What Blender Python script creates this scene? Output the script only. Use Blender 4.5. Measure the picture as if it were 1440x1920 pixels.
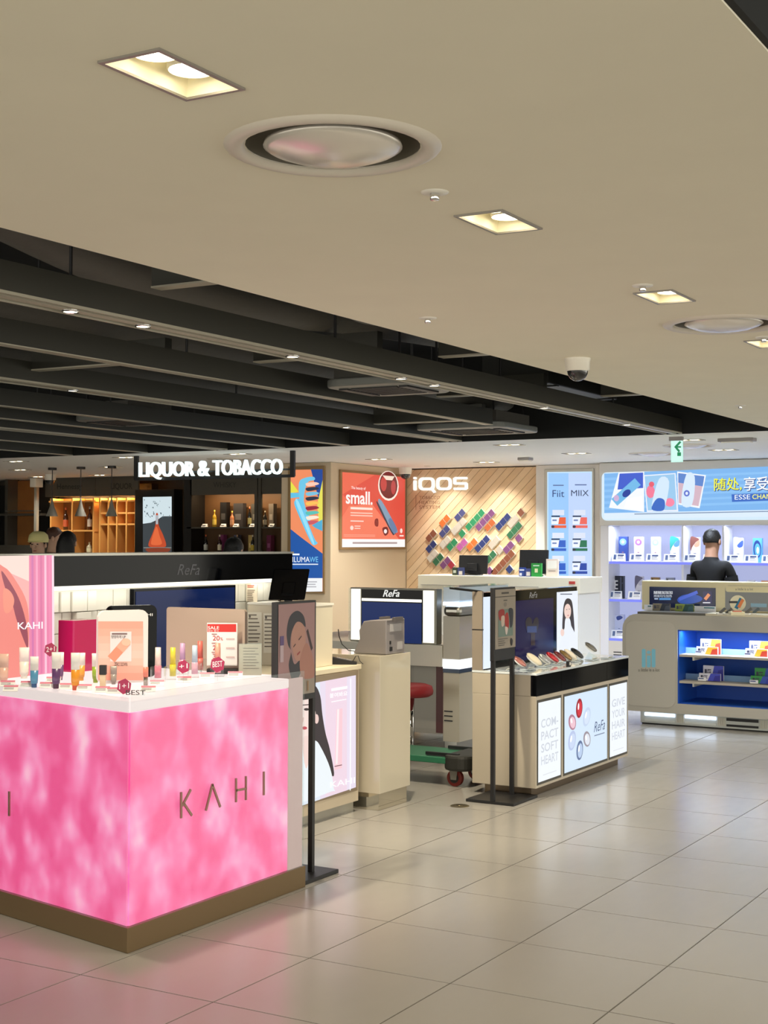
import bpy, bmesh, math, random
from mathutils import Vector, Matrix
random.seed(7)
for o in list(bpy.data.objects): bpy.data.objects.remove(o)
scn = bpy.context.scene
COL = scn.collection
V = Vector

# ---------------------------------------------------------------- camera
FPX = 2668.0; CAMH = 1.58
YAW, PITCH, ROLL = [math.radians(a) for a in (-30.22, -1.16, 0.22)]
RM = (Matrix.Rotation(ROLL, 3, 'Z') @ Matrix.Rotation(PITCH, 3, 'X')
      @ Matrix(((1, 0, 0), (0, 0, -1), (0, 1, 0))) @ Matrix.Rotation(YAW, 3, 'Z'))
CAM = V((0, 0, CAMH))
cd = bpy.data.cameras.new('camera'); cam = bpy.data.objects.new('camera', cd); COL.objects.link(cam)
cd.sensor_fit = 'HORIZONTAL'; cd.sensor_width = 36.0; cd.lens = FPX / 1440 * 36.0
cd.clip_start = 0.05; cd.clip_end = 200
r, d, f = RM[0], RM[1], RM[2]
cam.matrix_world = Matrix(((r[0], -d[0], -f[0], 0), (r[1], -d[1], -f[1], 0), (r[2], -d[2], -f[2], CAMH), (0, 0, 0, 1)))
scn.camera = cam
# ---------------------------------------------------------------- world, exposure
w = bpy.data.worlds.new('World'); scn.world = w; w.use_nodes = True
w.node_tree.nodes['Background'].inputs[0].default_value = (1.0, 0.958, 0.84, 1)
w.node_tree.nodes['Background'].inputs[1].default_value = 2.25
vs = scn.view_settings
vs.view_transform = 'Standard'; vs.look = 'None'; vs.gamma = 1; vs.use_curve_mapping = False
vs.exposure = 0.24
ZC = 2.5                       # ceiling height
WARM = (1.0, 0.88, 0.66); COOL = (0.74, 0.85, 1.0); NEUT = (1.0, 0.95, 0.86)

def lamp(kind, name, parent, loc, energy, color, size=0.05, angle=110, blend=0.6, aim=None):
    l = bpy.data.lights.new(name, kind); l.energy = energy; l.color = color
    o = bpy.data.objects.new(name, l); COL.objects.link(o)
    if kind == 'SPOT':
        l.spot_size = math.radians(angle); l.spot_blend = blend; l.shadow_soft_size = size
    if kind == 'POINT': l.shadow_soft_size = size
    if kind == 'AREA': l.size = size
    d = V(aim) - V(loc) if aim else V((0, 0, -1))
    q = d.to_track_quat('-Z', 'Y')
    M = Matrix.Translation(V(loc)) @ q.to_matrix().to_4x4()
    if parent is not None:
        o.parent = parent; M = pm(parent).inverted() @ M
    o.matrix_basis = M
    return o

# ---------------------------------------------------------------- pixel helpers (a pixel gives only a direction)
def ray(x, y): return RM.transposed() @ V(((x - 720) / FPX, (y - 960) / FPX, 1))
def PZ(x, y, z=0.0):
    k = ray(x, y); return CAM + k * ((z - CAMH) / k.z)
def PX(x, y, x0):
    k = ray(x, y); return CAM + k * (x0 / k.x)
def PY(x, y, y0):
    k = ray(x, y); return CAM + k * (y0 / k.y)
def PD(x, y, dep): return CAM + ray(x, y) * dep

# ---------------------------------------------------------------- materials
MATS = {}
def srgb(c):
    return tuple(((v / 255) / 12.92 if v / 255 <= 0.04045 else ((v / 255 + 0.055) / 1.055) ** 2.4) for v in c)
def mat(name, rgb=(200, 200, 200), rough=0.5, metal=0.0, emit=0.0, noise=0.0, nscale=20, bump=0.0, trans=0.0, coat=0.0, alpha=1.0, spec=0.5):
    if name in MATS: return MATS[name]
    m = bpy.data.materials.new(name); m.use_nodes = True
    nt = m.node_tree; b = nt.nodes['Principled BSDF']; c = srgb(rgb) + (1,)
    b.inputs['Base Color'].default_value = c; b.inputs['Roughness'].default_value = rough
    b.inputs['Metallic'].default_value = metal
    b.inputs['Specular IOR Level'].default_value = spec
    if coat: b.inputs['Coat Weight'].default_value = coat; b.inputs['Coat Roughness'].default_value = 0.05
    if trans: b.inputs['Transmission Weight'].default_value = trans; b.inputs['IOR'].default_value = 1.3
    if alpha < 1: b.inputs['Alpha'].default_value = alpha
    if emit:
        b.inputs['Emission Color'].default_value = c; b.inputs['Emission Strength'].default_value = emit
        b.inputs['Base Color'].default_value = tuple(v * 0.15 for v in c[:3]) + (1,)
    if noise or bump:
        tc = nt.nodes.new('ShaderNodeTexCoord'); nz = nt.nodes.new('ShaderNodeTexNoise')
        nz.inputs['Scale'].default_value = nscale; nz.inputs['Detail'].default_value = 5
        nt.links.new(tc.outputs['Object'], nz.inputs['Vector'])
        if noise:
            rp = nt.nodes.new('ShaderNodeValToRGB')
            rp.color_ramp.elements[0].position = 0.3; rp.color_ramp.elements[1].position = 0.7
            rp.color_ramp.elements[0].color = tuple(v * (1 - noise) for v in c[:3]) + (1,)
            rp.color_ramp.elements[1].color = tuple(min(1, v * (1 + noise)) for v in c[:3]) + (1,)
            nt.links.new(nz.outputs['Fac'], rp.inputs['Fac']); nt.links.new(rp.outputs['Color'], b.inputs['Base Color'])
        if bump:
            bp = nt.nodes.new('ShaderNodeBump'); bp.inputs['Strength'].default_value = bump; bp.inputs['Distance'].default_value = 0.01
            nt.links.new(nz.outputs['Fac'], bp.inputs['Height']); nt.links.new(bp.outputs['Normal'], b.inputs['Normal'])
    MATS[name] = m; return m
def print_mat(name, emit=0.0, rough=0.4):
    """colour comes from the printed shapes' own colour attribute"""
    if name in MATS: return MATS[name]
    m = bpy.data.materials.new(name); m.use_nodes = True
    nt = m.node_tree; b = nt.nodes['Principled BSDF']; b.inputs['Roughness'].default_value = rough
    a = nt.nodes.new('ShaderNodeVertexColor'); a.layer_name = 'ink'
    nt.links.new(a.outputs['Color'], b.inputs['Base Color'])
    if emit:
        nt.links.new(a.outputs['Color'], b.inputs['Emission Color']); b.inputs['Emission Strength'].default_value = emit
        g = nt.nodes.new('ShaderNodeMixRGB'); g.blend_type = 'MULTIPLY'; g.inputs[0].default_value = 1
        g.inputs[2].default_value = (.12, .12, .12, 1); nt.links.new(a.outputs['Color'], g.inputs[1]); nt.links.new(g.outputs[0], b.inputs['Base Color'])
    MATS[name] = m; return m
INK = print_mat('printed_ink'); INKB = print_mat('backlit_print', 0.86); INKS = print_mat('screen_print', 0.7, 0.15); INKD = print_mat('dim_print', 0.0, 0.5)

def glass(name, rgb=(235, 245, 245), alpha=0.025, rough=0.03):
    if name in MATS: return MATS[name]
    m = bpy.data.materials.new(name); m.use_nodes = True; nt = m.node_tree
    for n in list(nt.nodes): nt.nodes.remove(n)
    o = nt.nodes.new('ShaderNodeOutputMaterial'); mx = nt.nodes.new('ShaderNodeMixShader')
    t = nt.nodes.new('ShaderNodeBsdfTransparent'); g = nt.nodes.new('ShaderNodeBsdfGlossy'); df = nt.nodes.new('ShaderNodeBsdfDiffuse')
    c = srgb(rgb) + (1,)
    t.inputs[0].default_value = tuple(0.5 + 0.5 * v for v in c[:3]) + (1,); g.inputs['Roughness'].default_value = rough; df.inputs[0].default_value = c
    lw = nt.nodes.new('ShaderNodeLayerWeight'); lw.inputs[0].default_value = 0.5
    pw_ = nt.nodes.new('ShaderNodeMath'); pw_.operation = 'POWER'; pw_.inputs[1].default_value = 4; nt.links.new(lw.outputs['Facing'], pw_.inputs[0])
    fr = nt.nodes.new('ShaderNodeMath'); fr.operation = 'MULTIPLY_ADD'; fr.inputs[1].default_value = 0.55; fr.inputs[2].default_value = 0.03; nt.links.new(pw_.outputs[0], fr.inputs[0])
    m2 = nt.nodes.new('ShaderNodeMixShader'); m2.inputs[0].default_value = alpha
    nt.links.new(t.outputs[0], m2.inputs[1]); nt.links.new(df.outputs[0], m2.inputs[2])
    nt.links.new(fr.outputs[0], mx.inputs[0]); nt.links.new(m2.outputs[0], mx.inputs[1]); nt.links.new(g.outputs[0], mx.inputs[2])
    nt.links.new(mx.outputs[0], o.inputs[0]); MATS[name] = m; return m

def tile_floor_mat(name, ox, oy, s, tile=True):
    m = bpy.data.materials.new(name); m.use_nodes = True; nt = m.node_tree; b = nt.nodes['Principled BSDF']
    L = nt.links.new
    geo = nt.nodes.new('ShaderNodeNewGeometry')
    n1 = nt.nodes.new('ShaderNodeTexNoise'); n1.inputs['Scale'].default_value = 1.3; n1.inputs['Detail'].default_value = 6
    n2 = nt.nodes.new('ShaderNodeTexNoise'); n2.inputs['Scale'].default_value = 14; n2.inputs['Detail'].default_value = 6
    mp = nt.nodes.new('ShaderNodeMapping'); mp.inputs['Scale'].default_value = (1, 0.35, 1)
    L(geo.outputs['Position'], mp.inputs[0]); L(mp.outputs[0], n1.inputs['Vector']); L(mp.outputs[0], n2.inputs['Vector'])
    ad = nt.nodes.new('ShaderNodeMath'); ad.operation = 'ADD'; L(n1.outputs['Fac'], ad.inputs[0]); L(n2.outputs['Fac'], ad.inputs[1])
    rp = nt.nodes.new('ShaderNodeValToRGB'); rp.color_ramp.elements[0].position = 0.36; rp.color_ramp.elements[1].position = 0.64
    rp.color_ramp.elements[0].color = srgb((144, 140, 133)) + (1,); rp.color_ramp.elements[1].color = srgb((157, 153, 146)) + (1,)
    dv = nt.nodes.new('ShaderNodeMath'); dv.operation = 'MULTIPLY'; dv.inputs[1].default_value = 2.25
    L(ad.outputs[0], dv.inputs[0]); L(dv.outputs[0], rp.inputs['Fac'])
    col = rp.outputs['Color']
    if not tile:       # joints beyond the laid tiles
        sep = nt.nodes.new('ShaderNodeSeparateXYZ'); L(geo.outputs['Position'], sep.inputs[0])
        outs = []
        for k, off in ((0, ox), (1, oy)):
            a = nt.nodes.new('ShaderNodeMath'); a.operation = 'SUBTRACT'; L(sep.outputs[k], a.inputs[0]); a.inputs[1].default_value = off - 50 * s
            q = nt.nodes.new('ShaderNodeMath'); q.operation = 'PINGPONG'; L(a.outputs[0], q.inputs[0]); q.inputs[1].default_value = s / 2
            c = nt.nodes.new('ShaderNodeMath'); c.operation = 'LESS_THAN'; L(q.outputs[0], c.inputs[0]); c.inputs[1].default_value = 0.003
            outs.append(c)
        mx = nt.nodes.new('ShaderNodeMath'); mx.operation = 'MAXIMUM'; L(outs[0].outputs[0], mx.inputs[0]); L(outs[1].outputs[0], mx.inputs[1])
        mc = nt.nodes.new('ShaderNodeMixRGB'); L(mx.outputs[0], mc.inputs[0]); L(col, mc.inputs[1]); mc.inputs[2].default_value = srgb((92, 86, 76)) + (1,)
        col = mc.outputs[0]
    L(col, b.inputs['Base Color'])
    rr = nt.nodes.new('ShaderNodeMapRange'); rr.inputs['To Min'].default_value = 0.17; rr.inputs['To Max'].default_value = 0.29
    L(n2.outputs['Fac'], rr.inputs['Value']); L(rr.outputs[0], b.inputs['Roughness'])
    b.inputs['Specular IOR Level'].default_value = 0.6
    MATS[name] = m; return m

def pink_mat():
    m = bpy.data.materials.new('pink_backlit_film'); m.use_nodes = True; nt = m.node_tree; b = nt.nodes['Principled BSDF']; L = nt.links.new
    geo = nt.nodes.new('ShaderNodeNewGeometry')
    n1 = nt.nodes.new('ShaderNodeTexNoise'); n1.inputs['Scale'].default_value = 5.5; n1.inputs['Detail'].default_value = 2.5; n1.inputs['Roughness'].default_value = .55
    v = nt.nodes.new('ShaderNodeTexVoronoi'); v.feature = 'SMOOTH_F1'; v.inputs['Scale'].default_value = 9; v.inputs['Smoothness'].default_value = 1
    mpn = nt.nodes.new('ShaderNodeMapping'); mpn.inputs['Scale'].default_value = (1, 1, 0.8)
    L(geo.outputs['Position'], mpn.inputs[0]); L(mpn.outputs[0], n1.inputs['Vector']); L(mpn.outputs[0], v.inputs['Vector'])
    mu = nt.nodes.new('ShaderNodeMath'); mu.operation = 'MULTIPLY_ADD'; L(v.outputs['Distance'], mu.inputs[0]); mu.inputs[1].default_value = -0.35; L(n1.outputs['Fac'], mu.inputs[2])
    rp = nt.nodes.new('ShaderNodeValToRGB'); e = rp.color_ramp.elements
    e[0].position = 0.22; e[0].color = srgb((228, 58, 124)) + (1,)
    e[1].position = 0.64; e[1].color = srgb((250, 206, 216)) + (1,)
    k = e.new(0.36); k.color = srgb((240, 104, 156)) + (1,)
    k = e.new(0.49); k.color = srgb((246, 150, 190)) + (1,)
    L(mu.outputs[0], rp.inputs['Fac'])
    L(rp.outputs['Color'], b.inputs['Emission Color']); b.inputs['Emission Strength'].default_value = 0.84
    b.inputs['Base Color'].default_value = srgb((200, 90, 140)) + (1,); b.inputs['Roughness'].default_value = 0.35
    MATS['pink_backlit_film'] = m; return m

# ---------------------------------------------------------------- mesh builder
def pm(o):
    return Matrix.LocRotScale(o.location, o.rotation_euler, o.scale) if o.parent is None else pm(o.parent) @ o.matrix_basis
class MB:
    def __init__(self): self.v = []; self.f = []; self.c = []; self.mi = []; self.cur = 0; self.ink = None
    def add(self, vs, fs):
        n = len(self.v); self.v += [V(p) for p in vs]
        for q in fs: self.f.append([n + i for i in q]); self.mi.append(self.cur); self.c.append(self.ink)
        return self
    def hexa(self, p):      # p: 8 points, bottom 4 (ccw) then top 4
        return self.add(p, [(3, 2, 1, 0), (4, 5, 6, 7), (0, 1, 5, 4), (1, 2, 6, 5), (2, 3, 7, 6), (3, 0, 4, 7)])
    def box(self, a, b):
        x0, x1 = sorted((a[0], b[0])); y0, y1 = sorted((a[1], b[1])); z0, z1 = sorted((a[2], b[2]))
        return self.hexa([(x0, y0, z0), (x1, y0, z0), (x1, y1, z0), (x0, y1, z0), (x0, y0, z1), (x1, y0, z1), (x1, y1, z1), (x0, y1, z1)])
    def obox(self, c, u, v, n, a, b, d):   # centre, unit axes, half sizes
        c, u, v, n = V(c), V(u), V(v), V(n)
        P = [c + u * (sx * a) + v * (sy * b) + n * (sz * d) for sz in (-1, 1) for sx, sy in ((-1, -1), (1, -1), (1, 1), (-1, 1))]
        return self.hexa(P)
    def prism(self, pts, ext):             # planar 3d polygon extruded by a vector
        n = len(pts); e = V(ext); P = [V(p) for p in pts] + [V(p) + e for p in pts]
        return self.add(P, [tuple(range(n - 1, -1, -1)), tuple(range(n, 2 * n))] + [(i, (i + 1) % n, n + (i + 1) % n, n + i) for i in range(n)])
    def poly(self, pts): return self.add(pts, [tuple(range(len(pts)))])
    def cyl(self, p0, p1, r0, r1=None, seg=16, caps=True):
        p0, p1 = V(p0), V(p1); r1 = r0 if r1 is None else r1
        ax = (p1 - p0).normalized(); t = V((1, 0, 0)) if abs(ax.x) < 0.9 else V((0, 1, 0))
        u = ax.cross(t).normalized(); w_ = ax.cross(u)
        P = []
        for p, r_ in ((p0, r0), (p1, r1)):
            P += [p + (u * math.cos(2 * math.pi * i / seg) + w_ * math.sin(2 * math.pi * i / seg)) * r_ for i in range(seg)]
        F = [(i, (i + 1) % seg, seg + (i + 1) % seg, seg + i) for i in range(seg)]
        if caps: F += [tuple(range(seg - 1, -1, -1)), tuple(range(seg, 2 * seg))]
        return self.add(P, F)
    def lathe(self, prof, c, seg=24, axis='z'):
        c = V(c); P = []
        for r_, h in prof:
            for i in range(seg):
                a = 2 * math.pi * i / seg
                q = (r_ * math.cos(a), r_ * math.sin(a), h)
                if axis == 'x': q = (q[2], q[0], q[1])
                if axis == 'y': q = (q[0], q[2], q[1])
                P.append(c + V(q))
        F = []
        for k in range(len(prof) - 1):
            for i in range(seg):
                j = (i + 1) % seg
                F.append((k * seg + i, k * seg + j, (k + 1) * seg + j, (k + 1) * seg + i))
        return self.add(P, F)
    def tube(self, pts, r, seg=8):
        pts = [V(p) for p in pts]; P = []; n = len(pts)
        up = V((0.13, 0.21, 1)).normalized()
        for k, p in enumerate(pts):
            t = (pts[min(k + 1, n - 1)] - pts[max(k - 1, 0)]).normalized()
            u = t.cross(up); u = u.normalized() if u.length > 1e-4 else V((1, 0, 0)); w_ = t.cross(u)
            rr = r[k] if isinstance(r, (list, tuple)) else r
            P += [p + (u * math.cos(2 * math.pi * i / seg) + w_ * math.sin(2 * math.pi * i / seg)) * rr for i in range(seg)]
        F = [(k * seg + i, k * seg + (i + 1) % seg, (k + 1) * seg + (i + 1) % seg, (k + 1) * seg + i) for k in range(n - 1) for i in range(seg)]
        F += [tuple(range(seg - 1, -1, -1)), tuple(range((n - 1) * seg, n * seg))]
        return self.add(P, F)
    def blob(self, c, rx, ry, rz, seg=14, rings=9, rot=None):
        P = []; c = V(c)
        for k in range(rings + 1):
            a = math.pi * k / rings
            for i in range(seg):
                b = 2 * math.pi * i / seg
                q = V((rx * math.sin(a) * math.cos(b), ry * math.sin(a) * math.sin(b), rz * math.cos(a)))
                if rot is not None: q = rot @ q
                P.append(c + q)
        F = [(k * seg + i, k * seg + (i + 1) % seg, (k + 1) * seg + (i + 1) % seg, (k + 1) * seg + i) for k in range(rings) for i in range(seg)]
        return self.add(P, F)
    def build(self, name, m, parent=None, smooth=False, bevel=0.0):
        ms = m if isinstance(m, (list, tuple)) else [m]
        me = bpy.data.meshes.new(name)
        vs = self.v
        if parent is not None:
            inv = pm(parent).inverted(); vs = [inv @ p for p in vs]; loc = None
        else:
            xs = [p.x for p in vs]; ys = [p.y for p in vs]; zs = [p.z for p in vs]
            loc = V(((min(xs) + max(xs)) / 2, (min(ys) + max(ys)) / 2, min(zs))); vs = [p - loc for p in vs]
        me.from_pydata([tuple(p) for p in vs], [], self.f)
        for k in ms: me.materials.append(k)
        for i, p in enumerate(me.polygons): p.material_index = self.mi[i]; p.use_smooth = smooth
        if any(c is not None for c in self.c):
            ca = me.color_attributes.new('ink', 'FLOAT_COLOR', 'CORNER')
            for p in me.polygons:
                c = self.c[p.index] or (255, 255, 255); lc = srgb(c) + (1,)
                for li in p.loop_indices: ca.data[li].color = lc
        bm = bmesh.new(); bm.from_mesh(me)
        if any(c is None for c in self.c): bmesh.ops.recalc_face_normals(bm, faces=bm.faces)
        bm.to_mesh(me); bm.free()
        o = bpy.data.objects.new(name, me); COL.objects.link(o)
        if loc is not None: o.location = loc
        else: o.parent = parent
        if bevel:
            b = o.modifiers.new('bevel', 'BEVEL'); b.width = bevel; b.segments = 2; b.limit_method = 'ANGLE'; b.angle_limit = math.radians(40)
        return o

def thing(name, label, cat, loc=(0, 0, 0), rz=0, group=None):
    o = bpy.data.objects.new(name, None); COL.objects.link(o); o.empty_display_size = 0.1
    o.location = loc; o.rotation_euler = (0, 0, rz)
    return tag(o, label, cat, group)
def tag(o, label, cat, group=None):
    o['label'] = label; o['category'] = cat
    if group: o['group'] = group
    return o
def struct(o, label=None):
    o['kind'] = 'structure'
    if label: o['label'] = label
    return o
def box(a, b): return MB().box(a, b)

# ---------------------------------------------------------------- lettering
_tc = {}
def text_geo(s, bold=0.0):
    if (s, bold) in _tc: return _tc[(s, bold)]
    cu = bpy.data.curves.new('lettering', 'FONT'); cu.body = s; cu.size = 1; cu.offset = bold * .35; cu.resolution_u = 3; cu.shear = .35 if s == 'ReFa' else 0
    ob = bpy.data.objects.new('lettering', cu)
    me = bpy.data.meshes.new_from_object(ob)
    vs = [v.co.copy() for v in me.vertices]; fs = [tuple(p.vertices) for p in me.polygons]
    bpy.data.objects.remove(ob); bpy.data.curves.remove(cu); bpy.data.meshes.remove(me)
    if vs:
        x0 = min(v.x for v in vs); x1 = max(v.x for v in vs); y0 = min(v.y for v in vs); y1 = max(v.y for v in vs)
        vs = [((v.x - x0) / max(1e-6, x1 - x0), (v.y - y0) / max(1e-6, y1 - y0)) for v in vs]; asp = (x1 - x0) / max(1e-6, y1 - y0)
    else: asp = 1
    _tc[(s, bold)] = (vs, fs, asp); return _tc[(s, bold)]

class Plane:
    """a flat face in the place: point, horizontal unit axis u (to the viewer's right), outward normal n"""
    def __init__(self, p0, u, n): self.p0 = V(p0); self.u = V(u).normalized(); self.n = V(n).normalized(); self.vv = V((0, 0, 1))
    def P(self, x, y, d=0.0):
        k = ray(x, y); t = ((self.p0 - CAM).dot(self.n)) / k.dot(self.n); return CAM + k * t + self.n * d
    def uv(self, x, y):
        q = self.P(x, y) - self.p0; return q.dot(self.u), q.dot(self.vv)
    def W(self, a, b, d=0.0): return self.p0 + self.u * a + self.vv * b + self.n * d
def planeY(y0): return Plane((0, y0, 0), (1, 0, 0), (0, -1, 0))
def planeX(x0): return Plane((x0, 0, 0), (0, 1, 0), (1, 0, 0))

def smooth_pts(pts, k=4):
    n = len(pts); out = []
    for i in range(n):
        p0, p1, p2, p3 = pts[i - 1], pts[i], pts[(i + 1) % n], pts[(i + 2) % n]
        for s in range(k):
            t = s / k
            out.append(tuple(0.5 * (2 * p1[j] + (p2[j] - p0[j]) * t + (2 * p0[j] - 5 * p1[j] + 4 * p2[j] - p3[j]) * t * t + (3 * p1[j] - p0[j] - 3 * p2[j] + p3[j]) * t ** 3) for j in range(2)))
    return out
class Print:
    """flat printed artwork on a plane, drawn in photo pixels; every shape lies a hair in front of the last"""
    def __init__(self, pl, d=0.001, step=0.00025): self.pl = pl; self.m = MB(); self.d = d; self.s = step
    def _up(self): self.d += self.s
    def raw(self, pts, col):
        self.m.ink = col; P = [self.pl.P(x, y, self.d) for x, y in pts]
        nrm = V((0, 0, 0))
        for i in range(len(P)): nrm += (P[i] - P[0]).cross(P[(i + 1) % len(P)] - P[0])
        if nrm.dot(self.pl.n) < 0: P.reverse()
        self.m.poly(P); self._up(); return self
    def rect(self, x0, y0, x1, y1, col, y0b=None, y1b=None):
        return self.raw([(x0, y0), (x1, y0 if y0b is None else y0b), (x1, y1 if y1b is None else y1b), (x0, y1)], col)
    def shape(self, pts, col): return self.raw(smooth_pts(pts), col)
    def line(self, x0, y0, x1, y1, wd, col):
        dx, dy = x1 - x0, y1 - y0; L = math.hypot(dx, dy); nx, ny = -dy / L * wd / 2, dx / L * wd / 2
        return self.raw([(x0 + nx, y0 + ny), (x1 + nx, y1 + ny), (x1 - nx, y1 - ny), (x0 - nx, y0 - ny)], col)
    def oval(self, cx, cy, rx, ry, col, rot=0, n=20):
        c, s = math.cos(math.radians(rot)), math.sin(math.radians(rot))
        return self.raw([(cx + rx * math.cos(a) * c - ry * math.sin(a) * s, cy + rx * math.cos(a) * s + ry * math.sin(a) * c) for a in [2 * math.pi * i / n for i in range(n)]], col)
    def rows(self, x0, y0, x1, y1, n, col, fill=0.5, rag=True, slope=0.0):
        h = (y1 - y0) / n
        for i in range(n):
            xe = x1 - (random.random() * 0.4 * (x1 - x0) if rag else 0)
            self.rect(x0, y0 + i * h, xe, y0 + (i + fill) * h, col, y0 + i * h + slope * (xe - x0), y0 + (i + fill) * h + slope * (xe - x0))
        return self
    def text(self, s, x0, y0, x1, y1, col, bold=0.0, slope=0.0):
        vs, fs, _ = text_geo(s, bold); self.m.ink = col
        P = [self.pl.P(x0 + a * (x1 - x0), y1 + b * (y0 - y1) + slope * a * (x1 - x0), self.d) for a, b in vs]
        self.m.add(P, fs); self._up(); return self
    def build(self, name, parent, m=None): return self.m.build(name, m or INK, parent)

def letters(pl, s, x0, y0, x1, y1, depth, m, parent, bold=0.02, d=0.0, slope=0.0, name='letter'):
    """solid letters standing on a plane, one mesh for each; box given in photo pixels"""
    cu = bpy.data.curves.new('t', 'FONT'); cu.body = s; cu.size = 1; cu.offset = bold * .4; cu.resolution_u = 4; cu.shear = .35 if s == 'ReFa' else 0; cu.extrude = 0.5
    ob = bpy.data.objects.new('t', cu); me = bpy.data.meshes.new_from_object(ob)
    bpy.data.objects.remove(ob)
    bm = bmesh.new(); bm.from_mesh(me); bmesh.ops.remove_doubles(bm, verts=bm.verts, dist=1e-5)
    xs = [v.co.x for v in bm.verts]; ys = [v.co.y for v in bm.verts]; X0, X1, Y0, Y1 = min(xs), max(xs), min(ys), max(ys)
    seen = set(); isl = []
    for v in bm.verts:
        if v in seen: continue
        st = [v]; grp = set()
        while st:
            q = st.pop()
            if q in grp: continue
            grp.add(q); st += [e.other_vert(q) for e in q.link_edges if e.other_vert(q) not in grp]
        seen |= grp; isl.append(grp)
    isl.sort(key=lambda g: min(v.co.x for v in g))
    merged = []                         # dots belong to the letter below them
    for g in isl:
        a = (min(v.co.x for v in g), max(v.co.x for v in g))
        if merged:
            b = (min(v.co.x for v in merged[-1]), max(v.co.x for v in merged[-1]))
            if min(a[1], b[1]) - max(a[0], b[0]) > 0.6 * min(a[1] - a[0], b[1] - b[0]): merged[-1] |= g; continue
        merged.append(set(g))
    for g in merged:
        idx = {v: i for i, v in enumerate(g)}; mb = MB()
        P = []
        for v in g:
            a = (v.co.x - X0) / (X1 - X0); b = (v.co.y - Y0) / (Y1 - Y0)
            P.append(pl.P(x0 + a * (x1 - x0), y1 + b * (y0 - y1) + slope * a * (x1 - x0), d + (v.co.z + 0.5) * depth))
        F = [tuple(idx[v] for v in fc.verts) for fc in bm.faces if fc.verts[0] in g]
        mb.add(P, F); mb.build(name, m, parent)
    bm.free(); bpy.data.meshes.remove(me)

def rrect(x0, y0, x1, y1, r, n=5):
    out = []
    for cx, cy, a0 in ((x1 - r, y1 - r, 0), (x0 + r, y1 - r, 90), (x0 + r, y0 + r, 180), (x1 - r, y0 + r, 270)):
        for i in range(n + 1):
            a = math.radians(a0 + 90 * i / n); out.append((cx + r * math.cos(a), cy + r * math.sin(a)))
    return out
class Rect:
    """a flat rectangle in the place; a, b run 0..100 from its top left corner"""
    def __init__(self, tl, u, w_, h_, n): self.tl = V(tl); self.u = V(u).normalized(); self.w = w_; self.h = h_; self.n = V(n).normalized()
    def P(self, a, b, d=0.0): return self.tl + self.u * (self.w * a / 100) - V((0, 0, self.h * b / 100)) + self.n * d

# common materials
M_CEIL = mat('ceiling_paint', (240, 234, 212), 0.85, noise=0.015, nscale=3)
M_DARK = mat('black_void_paint', (22, 23, 22), 0.8)
M_BEAM = mat('dark_olive_metal', (58, 57, 50), 0.45, 0.3)
M_BEAML = mat('beam_track_metal', (176, 170, 152), 0.4)
M_WHITE = mat('white_laminate', (232, 228, 216), 0.35)
M_GLOSSW = mat('white_gloss', (236, 233, 226), 0.12, coat=0.4)
M_BEIGE = mat('beige_laminate', (205, 190, 165), 0.45)
M_TAUPE = mat('taupe_panel', (178, 160, 145), 0.5)
M_BLACKG = mat('black_gloss', (8, 9, 12), 0.08, spec=0.12)
M_BLACK = mat('black_matte', (24, 24, 26), 0.45)
M_STEEL = mat('satin_steel', (170, 168, 160), 0.3, 0.9)
M_CHROME = mat('chrome', (225, 225, 225), 0.08, 1.0)
M_GREY = mat('grey_plastic', (140, 134, 134), 0.45)
M_LAMPW = mat('lamp_glow', (255, 240, 205), 0.5, emit=8.0)
M_LEDW = mat('led_white', (255, 250, 232), 0.5, emit=1.4)
M_LEDC = mat('led_cool', (205, 225, 255), 0.5, emit=3.0)
M_GLASS = glass('clear_acrylic')
M_WOOD = mat('pale_wood', (206, 176, 138), 0.5, noise=0.05, nscale=6)
M_WOODW = mat('amber_wood', (176, 112, 50), 0.5, noise=0.12, nscale=8)

# ================================================================ floor
S = 0.6; OX = -2.966; OY = 4.544       # tile grid (one joint crossing)
M_FLOOR = tile_floor_mat('porcelain_tile_floor', OX, OY, S, False)
M_TILE = tile_floor_mat('porcelain_tile', OX, OY, S, True)
floor = struct(box((-20, -4, -0.12), (6, 20, -0.0015)).build('floor', M_FLOOR), 'large pale beige porcelain tile floor')
bm_ = MB(); h_ = S / 2 - 0.0022
bm_.hexa([(-h_, -h_, -0.010), (h_, -h_, -0.010), (h_, h_, -0.010), (-h_, h_, -0.010), (-h_ + .001, -h_ + .001, 0), (h_ - .001, -h_ + .001, 0), (h_ - .001, h_ - .001, 0), (-h_ + .001, h_ - .001, 0)])
t0 = bm_.build('floor_tile', M_TILE, None); tme = t0.data; tme.transform(Matrix.Translation((0, 0, -0.010))); bpy.data.objects.remove(t0)
nt_ = 0
for i in range(-5, 5):
    for j in range(-4, 13):
        cx, cy = OX + (i + .5) * S, OY + (j + .5) * S
        a, b, dpt = [(RM @ (V((cx, cy, 0)) - CAM))[k] for k in range(3)]
        if dpt < 1.5: continue
        x_, y_ = 720 + FPX * a / dpt, 960 + FPX * b / dpt
        mrg = 0.55 * FPX / dpt
        if not (-mrg < x_ < 1440 + mrg and y_ < 1920 + mrg): continue
        o = bpy.data.objects.new('floor_tile', tme); COL.objects.link(o); o.parent = floor
        o.location = V((cx, cy, 0)) - floor.location; nt_ += 1
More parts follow.
